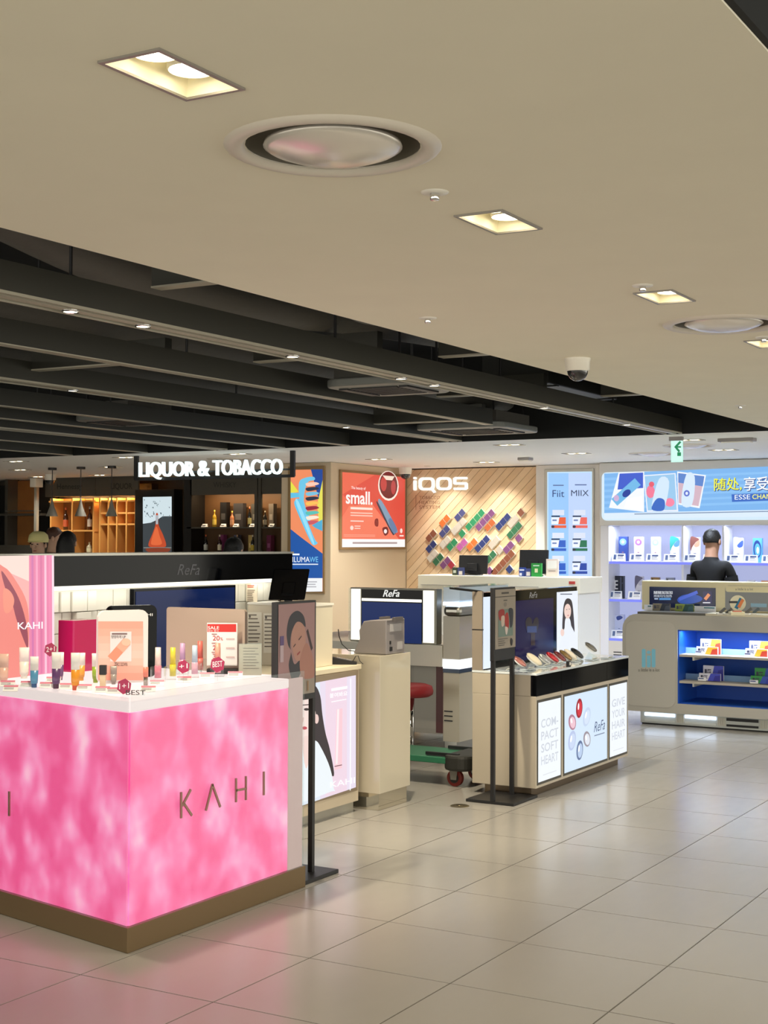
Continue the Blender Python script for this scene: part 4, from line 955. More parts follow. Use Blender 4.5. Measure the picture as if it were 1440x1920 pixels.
for k, (a, b) in enumerate(((1009, 1051), (1058, 1138), (1143, 1175))):
    y0, y1 = PX(a, 1380, -3.6).y, PX(b, 1350, -3.6).y; z0, z1 = .095, .585
    box((-3.603, y0 - .014, z0 - .016), (-3.5995, y1 + .014, z1 + .016)).build('poster_frame', mat('frame_dark_olive', (86, 84, 76), 0.4, 0.4), rc)
    q = Rect(V((-3.599, y0, z1)), (0, 1, 0), y1 - y0, z1 - z0, (1, 0, 0)); p = Print(q, .0004)
    p.raw([(0, 0), (100, 0), (100, 100), (0, 100)], (232, 238, 246) if k != 1 else (206, 224, 244))
    gc = (196, 202, 212)
    if k == 0:
        for i, s in enumerate(('COM-', 'PACT', 'SOFT', 'HEART')): p.text(s, 12, 22 + i * 15.5, 88, 33 + i * 15.5, gc, .03)
        p.rect(20, 92, 80, 93, (210, 214, 220))
    elif k == 2:
        for i, s in enumerate(('GIVE', 'YOUR', 'HAIR', 'HEART')): p.text(s, 12, 20 + i * 15.5, 88, 31 + i * 15.5, gc, .03)
        p.rect(20, 92, 80, 93, (210, 214, 220))
    else:
        def drop(cx, cy, rx, ry, rot, cl, hi):
            p.oval(cx, cy, rx, ry, cl, rot); p.oval(cx + rx * .1, cy + ry * .05, rx * .72, ry * .75, hi, rot); p.oval(cx - rx * .25, cy - ry * .2, rx * .22, ry * .35, (250, 250, 252), rot)
        drop(33, 20, 7.5, 13, 4, (150, 20, 36), (206, 44, 60)); drop(17, 36, 8, 11, -24, (170, 120, 140), (230, 190, 204)); drop(50, 34, 8.5, 13, 20, (190, 206, 232), (206, 220, 240))
        drop(16, 60, 8.5, 13, 12, (178, 192, 226), (196, 210, 236)); drop(50, 64, 8, 11, -20, (150, 140, 150), (216, 222, 234)); drop(33, 76, 7.5, 13, 5, (90, 110, 150), (180, 200, 230))
        p.text('ReFa', 66, 44, 93, 58, (80, 96, 130), .0).rect(67, 62, 92, 63.4, (120, 134, 160))
    p.build('poster_print', rc, INKB)
# upright back panel
bp = thing('brush_back_panel', 'black glossy upright display panel with screen and lit posters', 'display panel', (-4.0, 8.85, .769))
y1 = PX(1083, 1103, -3.97).y; ZT = 1.255
box((-4.04, ya + .02, .769), (-3.975, y1, ZT)).build('panel', M_BLACKG, bp)
box((-4.042, ya, .769), (-3.972, ya + .0195, 1.265)).build('side_board', mat('side_taupe', (150, 138, 124), 0.45), bp)
box((-4.043, ya - .001, 1.02), (-3.971, ya + .0195, 1.026)).build('joint_line', M_BLACK, bp)
pl = planeX(-3.9745)
p = Print(pl); p.text('ReFa', 992, 1111, 1007, 1122, (170, 172, 176), .01, -.1); p.build('logo_print', bp, INKD)
def on_panel(x0, x1, yt, yb_, nm, m): 
    a = pl.P((x0 + x1) / 2, yt); b = pl.P((x0 + x1) / 2, yb_)
    return box((-3.9748, pl.P(x0, 1150).y, max(.775, b.z)), (-3.972, pl.P(x1, 1150).y, a.z)).build(nm, m, bp)
on_panel(905, 924, 1119, 1262, 'lit_poster', mat('poster_glow', (214, 226, 242), .4, emit=.9))
on_panel(966, 1037, 1124, 1235, 'screen', mat('violet_screen', (34, 30, 72), .12, emit=.6, spec=.12))
p = Print(planeX(-3.9715)); p.shape([(985, 1165), (990, 1157), (996, 1160), (998, 1170), (1002, 1160), (1008, 1158), (1010, 1170), (1006, 1184), (998, 1188), (988, 1184)], (30, 20, 26)); p.rect(995, 1176, 1003, 1210, (44, 24, 26)); p.rect(988, 1174, 1006, 1186, (40, 60, 110)); p.build('screen_print', bp, INKS)
on_panel(1044, 1083, 1109, 1222, 'lit_poster', mat('poster_glow2', (222, 228, 238), .4, emit=.9))
p = Print(planeX(-3.9715)); p.shape([(1056, 1140), (1060, 1125), (1066, 1122), (1072, 1128), (1075, 1150), (1077, 1185), (1072, 1180), (1068, 1160), (1060, 1160), (1058, 1180), (1054, 1178)], (48, 42, 46)).oval(1064, 1146, 6.5, 14, (232, 204, 194)).shape([(1058, 1178), (1064, 1164), (1072, 1176), (1080, 1195), (1080, 1218), (1050, 1220), (1052, 1195)], (226, 232, 240)).oval(1054, 1186, 3.5, 7, (232, 204, 194)).line(1061, 1143, 1063, 1143, 1.2, (50, 40, 40)).line(1066, 1142, 1068, 1142, 1.2, (50, 40, 40)).line(1063, 1154, 1066, 1153.6, 1.4, (190, 80, 90)).rect(1050, 1113, 1072, 1115, (110, 116, 130)); p.build('poster_print', bp, INKB)
for k in (0, 1): MB().cyl((-3.99 - k * .035, ya + .03, 1.262), (-4.10 - k * .035, ya - .13, 1.285), .006, seg=8).build('hook_arm', M_BLACK, bp)
# brushes on clear stands
GBR = 'oval hair brushes on clear stands'
random.seed(3)
def brush(px_, py_, shell, label, size=17, x0=-3.80):
    c = PX(px_, py_, x0); s = mpp(c); R0 = size * s
    base = V((c.x, c.y, .7685))
    t = thing('hair_brush', label, 'hair brush', base, 0, GBR)
    ax = (UC * .80 - UPV * .60).normalized(); nn = (UPV * .75 + UC * .62 + NC * .2).normalized(); nn = (nn - ax * nn.dot(ax)).normalized(); sd = nn.cross(ax)
    rot = Matrix((ax, sd, nn)).transposed()
    cc = V((c.x, c.y, max(c.z, .7685 + R0 * .75)))
    MB().blob(cc, R0, R0 * .72, R0 * .34, 16, 9, rot).build('shell', mat('brush_%d_%d_%d' % shell, shell, 0.1, 0.5 if sum(shell) < 640 else 0, coat=.8), t, True)
    MB().blob(cc - nn * R0 * .2, R0 * .9, R0 * .64, R0 * .22, 16, 7, rot).build('bristle_pad', mat('pad_white', (232, 230, 226), .4), t, True)
    MB().prism([base - UC * R0 * .7, base + UC * R0 * .8, base + UC * R0 * .8 + UPV * R0 * .25, base - UC * R0 * .2 + UPV * R0 * .75], -NC * R0 * .6).build('clear_stand', M_GLASS, t)
for a, b, c_, l_ in ((975, 1240, (190, 120, 110), 'rose gold oval hair brush beside the poster stand'), (1002, 1236, (232, 218, 190), 'cream oval hair brush, large, second in the row'), (1022, 1238, (170, 172, 172), 'silver oval hair brush third in the row'), (1036, 1232, (190, 24, 34), 'bright red oval hair brush in the row'), (1050, 1232, (120, 40, 40), 'dark red oval hair brush right of the bright red one'), (1061, 1233, (150, 120, 70), 'bronze oval hair brush in the row'), (1070, 1228, (230, 220, 200), 'cream oval hair brush near the row end'), (1082, 1226, (34, 34, 34), 'black oval hair brush at the row end')):
    brush(a, b, c_, l_, 15 if a != 1002 else 18)
brush(1108, 1213, (120, 116, 110), 'chrome and black oval hair brush standing apart at the counter end', 14, -3.75)
for k, (a, b) in enumerate(((990, 1256), (1020, 1250), (1045, 1246), (1075, 1241), (1110, 1238), (1140, 1235), (950, 1258))):
    c = PZ(a, b, .7687); t = thing('sample_tray', 'clear acrylic sample tray on the brush counter, %s from the left' % on[[1, 2, 3, 4, 5, 6, 0][k]], 'tray', c, 0, 'clear trays on the brush counter')
    MB().obox(c + V((0, 0, .005)), (0, 1, 0), (1, 0, 0), UPV, .05, .035, .004).build('plate', mat('tray_silver', (196, 206, 212), .1, .4), t, bevel=.002)
    MB().obox(c + V((.02, 0, .014)), (0, 1, 0), (.8, 0, .6), (-.6, 0, .8), .04, .008, .001).build('price_label', M_WHITE, t)
c = PZ(1066, 1250, .7687); t = thing('info_block', 'tiny black information block on the brush counter edge', 'block', c)
MB().obox(c + V((0, 0, .018)), (0, 1, 0), (1, 0, 0), UPV, .016, .01, .018).build('block', M_BLACK, t); MB().obox(c + V((.0105, 0, .02)), (0, 1, 0), (0, 0, 1), (1, 0, 0), .01, .01, .0005).build('mark', M_WHITE, t)

# ================================================================ wooden logo wall, corner pillar with posters
iw = box((-8.9, 15.86, 0), (-7.07, 15.98, ZC - .012)).build('wall_wood', M_WOOD); struct(iw, 'pale wooden wall of diagonal planks with colour tiles')
PLK = planeY(15.858)
def clip(poly, ax, lim, keep_less):
    out = []
    for i in range(len(poly)):
        a, b = poly[i], poly[(i + 1) % len(poly)]
        ina = (a[ax] <= lim) if keep_less else (a[ax] >= lim); inb = (b[ax] <= lim) if keep_less else (b[ax] >= lim)
        if ina: out.append(a)
        if ina != inb:
            t_ = (lim - a[ax]) / (b[ax] - a[ax]); out.append((a[0] + (b[0] - a[0]) * t_, a[1] + (b[1] - a[1]) * t_))
    return out
pw = .118; x0, x1, z0, z1 = -8.895, -7.075, .6, ZC - .015
k = 0; xx = x0 - (z1 - z0)
while xx < x1:
    pg = [(xx, z0), (xx + pw - .006, z0), (xx + pw - .006 + (z1 - z0), z1), (xx + (z1 - z0), z1)]
    for ax, lim, kl in ((0, x0, False), (0, x1, True)): pg = clip(pg, ax, lim, kl) if pg else pg
    if len(pg) > 2:
        mw = mat('plank_%d' % (k % 3), [(216, 188, 150), (210, 180, 142), (220, 194, 158)][k % 3], 0.5, noise=.04, nscale=7)
        MB().prism([(a, 15.8595, b) for a, b in pg], (0, -.012, 0)).build('plank', mw, iw)
    xx += pw; k += 1
zx = lambda x, y: (750 + x / 4.966, 850 + y / 4.966)
TL = {'o': (212, 104, 44), 'b': (62, 70, 120), 'n': (34, 50, 104), 'g': (34, 128, 84), 'd': (40, 98, 66), 'p': (110, 64, 110), 'm': (168, 84, 150), 'r': (168, 88, 44), 'w': (196, 190, 178), 'k': (122, 70, 48), 'y': (176, 168, 156), 'c': (150, 40, 60)}
runs = [('o', 410, 650, 2), ('b', 552, 597, 2), ('w', 520, 722, 3), ('k', 285, 790, 2), ('n', 285, 890, 2), ('b', 410, 748, 2), ('g', 592, 748, 1), ('g', 655, 683, 4), ('p', 748, 685, 4), ('r', 830, 690, 2), ('n', 935, 680, 3), ('y', 1045, 655, 2), ('k', 1137, 553, 1), ('d', 1040, 760, 3), ('p', 1118, 790, 1), ('w', 412, 850, 2), ('g', 480, 872, 2), ('m', 572, 872, 2), ('o', 665, 870, 2), ('n', 740, 885, 3), ('y', 868, 852, 2), ('w', 295, 975, 2), ('d', 350, 1010, 2), ('p', 418, 1040, 2), ('c', 492, 1040, 1), ('d', 840, 985, 2), ('p', 1005, 897, 2), ('k', 895, 1105, 5), ('p', 848, 1095, 1), ('n', 1032, 1080, 1), ('y', 938, 900, 1)]
for cch, X_, Y_, n_ in runs:
    for i in range(n_):
        cc = PLK.P(*zx(X_ + 38.5 * i, Y_ - 42 * i)); r_ = .0425 * 1.27; yb_ = 15.846
        dp = .03
        mb = MB(); mb.prism([(cc.x, yb_, cc.z - r_ * 1.08), (cc.x + r_, yb_, cc.z), (cc.x, yb_, cc.z + r_ * 1.08), (cc.x - r_, yb_, cc.z)], (0, -dp, 0))
        bt = mb.build('colour_tile', M_WHITE, iw)
        r2 = r_ * .95
        MB().prism([(cc.x, yb_ - dp - .0005, cc.z - r2 * 1.08), (cc.x + r2, yb_ - dp - .0005, cc.z), (cc.x, yb_ - dp - .0005, cc.z + r2 * 1.08), (cc.x - r2, yb_ - dp - .0005, cc.z)], (0, -.002, 0)).build('tile_face', mat('tile_' + cch, TL[cch], 0.5), bt)
M_LOGO = mat('logo_white_lit', (250, 248, 240), .4, emit=.9)
sg = thing('wall_logo', 'white lit iQOS letters on the wooden plank wall', 'sign', (-8.4, 15.84, 2.2))
LP = planeY(15.846)
def lbar(mb, x0, y0, x1, y1): mb.prism([LP.P(*zx(a, b), .004) for a, b in rrect(x0, y0, x1, y1, 8, 3)], (0, -.03, 0))
def lring(mb, x0, y0, x1, y1, st, r_):
    o_ = rrect(x0, y0, x1, y1, r_, 5); i_ = rrect(x0 + st, y0 + st, x1 - st, y1 - st, r_ - st * .7, 5); n = len(o_)
    F = [LP.P(*zx(*q), .034) for q in o_ + i_]; B = [LP.P(*zx(*q), .004) for q in o_ + i_]; f_ = []
    for k in range(n):
        j = (k + 1) % n
        f_ += [(k, j, n + j, n + k), (2 * n + k, 3 * n + k, 3 * n + j, 2 * n + j), (k, 2 * n + k, 2 * n + j, j), (n + k, n + j, 3 * n + j, 3 * n + k)]
    mb.add(F + B, f_)
mb = MB(); lbar(mb, 134, 252, 159, 346); lbar(mb, 134, 220, 159, 243); mb.build('letter', M_LOGO, sg)
mb = MB(); lring(mb, 182, 224, 328, 346, 24, 40); mb.prism([LP.P(*zx(a, b), .004) for a, b in ((286, 326), (308, 320), (342, 362), (322, 370))], (0, -.0305, 0)); mb.build('letter', M_LOGO, sg)
mb = MB(); lring(mb, 346, 222, 486, 344, 24, 40); mb.build('letter', M_LOGO, sg)
mb = MB(); lbar(mb, 516, 220, 632, 243); lbar(mb, 504, 228, 528, 288); lbar(mb, 512, 269, 628, 293); lbar(mb, 612, 276, 636, 334); lbar(mb, 508, 319, 626, 342); mb.build('letter', M_LOGO, sg)
p = Print(planeY(15.8465), .001)
for i, s in enumerate(('TOBACCO', 'HEATING', 'SYSTEM')): p.text(s, 786, 930 + i * 9, 825, 936 + i * 9, (150, 110, 84), .0)
p.line(780, 928, 780, 956, .8, (150, 110, 84)); p.build('caption_print', sg)
for (xx, e_) in ((-8.3, 40), (-7.6, 40)): 
    t = thing('wall_washer', 'small ceiling spot washing the wooden wall, %s one' % ('left' if xx < -8 else 'right'), 'ceiling light', (xx, 15.3, ZC), 0, 'wall washer spots')
    MB().lathe([(.035, .0), (.04, -.008), (.04, .004)], (xx, 15.3, ZC), 18).build('ring', M_WHITE, t, True); MB().lathe([(0, -.004), (.033, -.003)], (xx, 15.3, ZC), 18).build('bulb', M_LAMPW, t)
    lamp('SPOT', 'washer_beam', t, (xx, 15.3, ZC - .02), e_ * 1.1, NEUT, .03, 80, .8, (xx + .1, 15.86, 1.5))
# corner pillar
M_PIL = mat('pillar_sand', (204, 186, 158), 0.5)
pil = struct(box((-9.6, 14.05, 0), (-8.905, 16.5, ZC - .004)).build('wall_corner', M_PIL), 'sand coloured corner pillar carrying two backlit posters')
pf = thing('tall_lightbox', 'tall backlit poster with blue curved device on orange', 'lightbox', (-9.24, 14.03, .9))
pl = planeY(14.045); A, B = pl.P(541, 872), pl.P(609, 1113)
box((A.x, 14.03, B.z), (B.x, 14.049, pl.P(575, 874).z)).build('frame', mat('bronze_frame', (150, 124, 86), .4, .4), pf, bevel=.004)
p = Print(planeY(14.029), .0008)
p.raw([(545, 881), (605, 880), (605, 1109), (545, 1110)], (236, 140, 96)).raw([(583, 880), (605, 880), (605, 960), (596, 930)], (30, 70, 150)).raw([(595, 945), (605, 900), (605, 985), (598, 985)], (226, 220, 90)).raw([(545, 902), (560, 922), (545, 925)], (226, 220, 70))
p.raw([(545, 992), (560, 1004), (605, 1038), (605, 1084), (545, 1084)], (30, 84, 160))
p.raw([(545, 924), (566, 924), (566, 932), (545, 934)], (96, 190, 226)).shape([(561, 905), (572, 896), (588, 894), (590, 900), (576, 906), (570, 940), (582, 975), (572, 985), (562, 940)], (110, 196, 230))
for i in range(9): p.shape([(574, 906 + i * 9), (592, 904 + i * 9), (598, 908 + i * 9), (578, 912 + i * 9)], [(250, 200, 180), (40, 50, 70), (120, 190, 220), (40, 50, 70), (250, 190, 90), (150, 40, 60), (90, 190, 180), (250, 230, 210), (200, 90, 100)][i])
p.shape([(552, 942), (562, 936), (572, 965), (590, 1010), (596, 1018), (588, 1022), (580, 1010), (560, 965)], (100, 196, 236)).shape([(556, 945), (561, 942), (588, 1012), (584, 1014)], (150, 220, 245)).raw([(585, 985), (605, 974), (605, 996), (592, 990)], (80, 170, 210))
p.raw([(545, 1084), (605, 1084), (605, 1109), (545, 1110)], (236, 238, 240)).text('ILUMA', 549, 1044, 581, 1054, (240, 246, 250), .0).text('WE', 581, 1044, 597, 1054, (120, 200, 240), .0).rect(549, 1038, 562, 1041, (240, 246, 250)).rows(549, 1057, 597, 1060, 1, (220, 230, 240), .7, False).rows(575, 1090, 597, 1104, 3, (170, 170, 176), .4)
p.build('poster_print', pf, INKB)
pf = thing('square_lightbox', 'square red backlit poster with coffee cup and blue device', 'lightbox', (-8.88, 15.0, 1.5))
pl = planeX(-8.899); A, B = pl.P(636, 877), pl.P(758, 1030)
box((-8.904, A.y, B.z), (-8.875, B.y, A.z - .02)).build('frame', mat('bronze_frame', (150, 124, 86), .4, .4), pf, bevel=.004)
q = Rect(V((-8.874, A.y + .03, A.z - .05)), (0, 1, 0), B.y - A.y - .06, A.z - B.z - .08, (1, 0, 0)); p = Print(q, .0006)
p.raw([(0, 0), (100, 0), (100, 89), (0, 89)], (226, 100, 76)).raw([(0, 30), (50, 0), (100, 0), (100, 89), (80, 89)], (214, 74, 60)).raw([(10, 45), (45, 40), (90, 89), (0, 89), (0, 60)], (234, 118, 92)).raw([(0, 89), (100, 89), (100, 100), (0, 100)], (240, 240, 240))
p.oval(72, 14, 17, 21, (246, 230, 216)).oval(72, 13, 15, 19, (110, 30, 30)).oval(64, 12, 5, 10, (190, 60, 56)).oval(80, 16, 4, 10, (180, 60, 60)).raw([(62, 0), (82, 0), (78, 6), (68, 6)], (240, 220, 200))
p.shape([(56, 40), (61, 36), (86, 74), (84, 80), (78, 78)], (120, 150, 176)).shape([(72, 63), (77, 60), (86, 74), (84, 80), (78, 78)], (90, 120, 160)).shape([(56, 40), (54, 42), (77, 80), (82, 82), (84, 80), (78, 78)], (40, 50, 70)).shape([(62, 74), (70, 72), (72, 80), (66, 84)], (110, 30, 34)).oval(67, 78, 2.5, 3, (240, 230, 230)).shape([(50, 62), (55, 61), (55, 71), (50, 70)], (130, 30, 34))
p.text('small.', 5, 24, 46, 42, (250, 240, 236), .06).text('The beauty of', 13, 18, 35, 23, (250, 236, 230), .02).rect(12, 46, 46, 49, (250, 220, 210)).rows(12, 53, 46, 60, 2, (246, 200, 186), .4, False).rect(12, 64, 32, 65.5, (246, 210, 200)).oval(14, 74, 2.5, 3, (246, 210, 200)).rows(18, 71, 30, 77, 2, (246, 210, 200), .4).rows(2, 83, 50, 87, 2, (240, 160, 140), .4, False).oval(93, 77, 2, 3.5, (246, 220, 210)).rect(90, 83, 97, 85, (246, 220, 210)).rows(15, 93, 86, 96.5, 1, (170, 150, 150), .7, False)
p.build('poster_print', pf, INKB)
# till counter before the wooden wall
ic = thing('till_counter', 'long white till counter before the wooden plank wall', 'counter', (-6.7, 14.3, 0))
xl, xr = PY(788, 1083, 14.0).x, PY(1085, 1080, 14.0).x
box((xl, 14.0, .08), (xr, 14.6, 1.03)).build('body', M_WHITE, ic)
box((xl - .02, 13.98, 1.031), (xr + .02, 14.62, 1.20)).build('top_box', mat('till_cream', (236, 228, 204), .35), ic, bevel=.006)
box((xl + .05, 14.05, 0), (xr - .05, 14.55, .079)).build('plinth', M_STEEL, ic)
box((xl + .02, 13.975, 1.09), (xr - .45, 13.98, 1.094)).build('groove', M_GREY, ic)
box((xr - .10, 13.974, 1.13), (xr - .03, 13.98, 1.16)).build('red_sticker', mat('red_label', (190, 60, 50), 0.4), ic)
d0 = (RM @ (V((-6.9, 14.4, 1.3)) - CAM))[2]
monitor(858, 1041, 917, 1076, d0, 1.201, 'black till monitor, left one on the long white till counter', .1, M_BLACK, -.5)
monitor(972, 1031, 1030, 1076, (RM @ (V((-6.1, 14.4, 1.3)) - CAM))[2], 1.201, 'black till monitor, right one on the long white till counter', .1, M_BLACK, -.5)
def card_stand(x0, y0, x1, y1, yq, col, label, zb=1.201, bands=()):
    pl = planeY(yq); A, B = pl.P(x0, y0), pl.P(x1, y1)
    t = thing('leaflet_stand', label, 'leaflet', ((A.x + B.x) / 2, yq, zb), 0, 'small cards standing on the till counter')
    box((A.x, yq, zb), (B.x, yq + .03, A.z)).build('card', mat('lf_%d_%d_%d' % col, col, .4), t)
    p = Print(planeY(yq - .0005), .0006)
    for (a, b, c_, d_, cl) in bands: p.rect(x0 + (x1 - x0) * a, y0 + (y1 - y0) * b, x0 + (x1 - x0) * c_, y0 + (y1 - y0) * d_, cl)
    if bands: p.build('card_print', t)
card_stand(848, 1064, 857, 1081, 14.1, (50, 66, 50), 'dark green card left of the left till monitor', bands=((.2, .3, .8, .6, (190, 200, 190)),))
card_stand(858, 1064, 869, 1081, 14.08, (60, 70, 120), 'blue photo card left of the left till monitor', bands=((.2, .4, .8, .8, (220, 214, 210)),))
card_stand(973, 1064, 984, 1081, 14.08, (40, 70, 150), 'blue card in front of the right till monitor', bands=((.1, .2, .9, .35, (240, 240, 250)), (.1, .6, .5, .9, (230, 230, 240))))
card_stand(985, 1066, 995, 1081, 14.06, (70, 80, 140), 'blue and cream card beside the green card', bands=((.2, .4, .9, .9, (230, 220, 210)),))
card_stand(996, 1056, 1015, 1081, 14.05, (40, 150, 60), 'bright green card in front of the right till monitor', bands=((.35, .4, .65, .7, (230, 230, 180)), (.2, .15, .8, .22, (220, 240, 220))))
card_stand(1024, 1048, 1046, 1079, 14.1, (226, 206, 190), 'cream payment terminal card at the till counter end', bands=((.1, .1, .9, .6, (240, 232, 220)), (.2, .7, .8, .75, (150, 130, 120))))
# ================================================================ blue lightbox and cigarette shelves
pf = thing('blue_price_lightbox', 'tall pale blue backlit board listing cigarette packs', 'lightbox', (-6.65, 15.75, .85))
box((-7.06, 15.765, 0), (-6.17, 16.5, ZC - .004)).build('pier', mat('pier_white', (216, 212, 206), .45), pf)
pl = planeY(15.76); A, B = pl.P(1022, 880), pl.P(1114, 1128)
box((A.x, 15.745, B.z), (B.x, 15.7645, A.z)).build('frame', M_STEEL, pf, bevel=.004)
p = Print(planeY(15.7445), .0008); p.raw([(1026, 885), (1110, 884), (1110, 1123), (1026, 1124)], (190, 222, 250)).raw([(1028, 887), (1066, 887), (1066, 1121), (1028, 1122)], (150, 196, 244)).raw([(1066, 887), (1108, 886), (1108, 1120), (1066, 1121)], (186, 208, 246))
p.text('Fiit', 1036, 919, 1058, 932, (40, 60, 120), .0).text('MIIX', 1071, 919, 1104, 930, (40, 50, 90), .0).rows(1037, 909, 1057, 912, 1, (90, 110, 160), .7, False).rows(1078, 908, 1100, 911, 1, (90, 110, 160), .7, False)
for r_ in range(3):
    for c_ in range(2):
        x_ = 1034 + c_ * 40; y_ = 956 + r_ * 43
        col = [[(226, 90, 50), (230, 100, 90)], [(40, 90, 190), (30, 110, 80)], [(40, 90, 190), (40, 70, 160)]][r_][c_]
        p.rect(x_ + 2, y_, x_ + 24, y_ + 10, (214, 222, 240)).line(x_, y_ + 12, x_ + 16, y_ + 12, 2.5, (30, 40, 70)).rect(x_, y_ + 14, x_ + 27, y_ + 27, (230, 236, 246)).raw([(x_ + 15, y_ + 14), (x_ + 27, y_ + 14), (x_ + 27, y_ + 27), (x_ + 13, y_ + 27)], col).rect(x_ + 2, y_ + 18, x_ + 10, y_ + 21, (110, 130, 180)).rect(x_, y_ + 29, x_ + 28, y_ + 34, col).oval(x_ + 3, y_ + 31.5, 3, 2.5, (40, 40, 60))
p.rect(1078, 1094, 1106, 1119, (196, 222, 248)).rows(1082, 1106, 1100, 1109, 1, (120, 140, 170), .6); p.build('poster_print', pf, INKB)
sh = thing('cigarette_shelf_wall', 'white illuminated cigarette shelving under the blue banner', 'shelving', (-5.0, 15.9, 0))
XL, XR = -6.165, -3.0; YF = 15.60
zs = [.463, .917, 1.353]; ztop = 1.765
M_SHW = mat('shelf_white', (226, 228, 236), .4); M_SHB = mat('shelf_back_lit', (190, 198, 240), .5, emit=.62)
box((XL, 15.97, 0), (XR, 16.4, ZC - .004)).build('back_board', M_SHW, sh)
box((XL + .10, 15.962, zs[0]), (XR, 15.969, ztop)).build('lit_back', M_SHB, sh)
box((XL, YF, 0), (XL + .10, 15.969, ztop)).build('side_panel', M_SHW, sh)
box((XL + .101, YF, 0), (XR, 15.96, zs[0] - .03)).build('base_cabinet', mat('shelf_base', (214, 210, 204), .4), sh)
for k in range(4): box((XL + .16, YF - .003, .30 - k * .032), (XL + .26, YF + .001, .309 - k * .032)).build('vent_slot', M_BLACK, sh)
for z in zs: 
    o = box((XL + .101, YF + .02, z - .028), (XR, 15.961, z)).build('shelf', M_SHW, sh)
    box((XL + .101, YF + .012, z - .030), (XR, YF + .0195, z - .002)).build('edge_light', mat('edge_violet', (120, 130, 236), .4, emit=.9), o)
for px_ in (1285, 1361):
    x = PY(px_, 1000, 15.75).x; box((x - .012, YF + .05, zs[0]), (x + .012, 15.961, ztop)).build('divider', M_SHW, sh)
box((XL, YF - .05, ztop + .001), (XR, 16.0, ZC - .005)).build('banner_box', mat('banner_box_grey', (196, 194, 190), .35, .3), sh, bevel=.01)
L_ = lamp('AREA', 'shelf_glow', sh, (-4.6, 15.68, ztop - .01), 20, (.72, .8, 1.0), .1).data
L_.shape = 'RECTANGLE'; L_.size = 3.0; L_.size_y = .06
bn = thing('blue_banner_lightbox', 'long blue backlit cigarette banner with Chinese slogan', 'lightbox', (-4.8, 15.53, 1.8))
pl = planeY(15.548); A, B = pl.P(1129, 886), pl.P(1640, 974)
P = rrect(A.x, B.z, A.x + 3.2, A.z, .06); MB().prism([(x, 15.549, z) for x, z in P], (0, -.016, 0)).build('face', mat('banner_edge', (210, 232, 250), .4, emit=.8), bn)
p = Print(planeY(15.532), .0008); p.raw([(1133, 888), (1640, 866), (1640, 954), (1133, 962)], (120, 176, 232)); p.raw([(1133, 962), (1640, 952), (1640, 966), (1133, 973)], (214, 230, 246))
for i in range(6): p.raw([(1133, 896 + i * 11), (1500, 882 + i * 11), (1500, 886 + i * 11), (1133, 901 + i * 11)], (134, 188, 238))
p.raw([(1160, 886), (1208, 884), (1208, 960), (1142, 952)], (236, 240, 250)).raw([(1162, 888), (1206, 886), (1206, 915), (1158, 918)], (60, 90, 200)).line(1152, 942, 1196, 903, 17, (110, 180, 226)).oval(1175, 925, 9, 6, (30, 60, 150), -40).raw([(1176, 935), (1204, 930), (1206, 958), (1170, 952)], (244, 246, 250)).oval(1156, 934, 5, 6, (200, 170, 210))
p.raw([(1207, 891), (1267, 887), (1272, 959), (1213, 960)], (226, 232, 246)).raw([(1209, 893), (1265, 889), (1269, 956), (1215, 957)], (150, 196, 232)).oval(1220, 922, 8, 12, (236, 120, 150)).oval(1256, 942, 9, 8, (240, 130, 160)).oval(1222, 908, 5, 5, (226, 90, 110)).shape([(1236, 898), (1255, 903), (1244, 957), (1222, 955)], (206, 226, 244)).shape([(1232, 935), (1246, 938), (1244, 957), (1222, 955)], (50, 100, 190))
p.raw([(1270, 884), (1324, 891), (1312, 953), (1272, 946)], (236, 240, 248)).raw([(1272, 887), (1321, 893), (1310, 949), (1273, 943)], (206, 176, 190)).raw([(1272, 887), (1321, 893), (1318, 912), (1272, 905)], (90, 130, 200)).shape([(1287, 890), (1303, 894), (1298, 946), (1278, 944)], (210, 228, 246)).oval(1288, 925, 5.5, 6, (90, 110, 200)).oval(1288, 925, 2.5, 3, (220, 230, 250))
p.text('随处,', 1340, 898, 1392, 923, (30, 60, 130), .05, -.03).text('随处,', 1339, 896.5, 1391, 921.5, (236, 236, 60), .03, -.03).text('享受清新', 1396, 896, 1490, 922, (30, 60, 130), .05, -.03).text('享受清新', 1395, 894.5, 1489, 920.5, (246, 250, 255), .03, -.03)
p.raw([(1372, 927), (1520, 921), (1520, 936), (1373, 941)], (50, 100, 190)).text('ESSE', 1378, 928, 1407, 937, (246, 250, 255), .0, -.03).text('CHANGE', 1411, 927, 1462, 936, (236, 236, 120), .04, -.03)
p.rows(1190, 963, 1560, 966, 1, (120, 140, 170), .6, False, -.02); p.build('banner_print', bn, INKB)
# cartons and price cards on the shelves
def carton(px_, zsh, wpx, hpx, base, art, label, grp, y_=15.80, dark=None):
    pl = planeY(y_); c = pl.P(px_, 1040); s = mpp(c); x = c.x; W, Hh = wpx * s / 2, hpx * s
    t = thing('cigarette_carton', label, 'cigarette carton', (x, y_, zsh), 0, grp)
    box((x - W, y_, zsh + .0005), (x + W, y_ + .05, zsh + Hh)).build('box', mat('ct_%d_%d_%d' % base, base, .35), t)
    q = Rect(V((x - W, y_ - .0004, zsh + Hh)), (1, 0, 0), 2 * W, Hh, (0, -1, 0)); p = Print(q, .0006); art(p); p.build('carton_print', t)
def ring(bg, c1, c2): return lambda p: (p.rect(0, 0, 100, 100, bg), p.oval(50, 22, 40, 14, c1), p.oval(50, 22, 16, 6, c2), p.rect(40, 62, 60, 66, (150, 110, 120)), p.rect(25, 76, 75, 78, (150, 150, 170)))
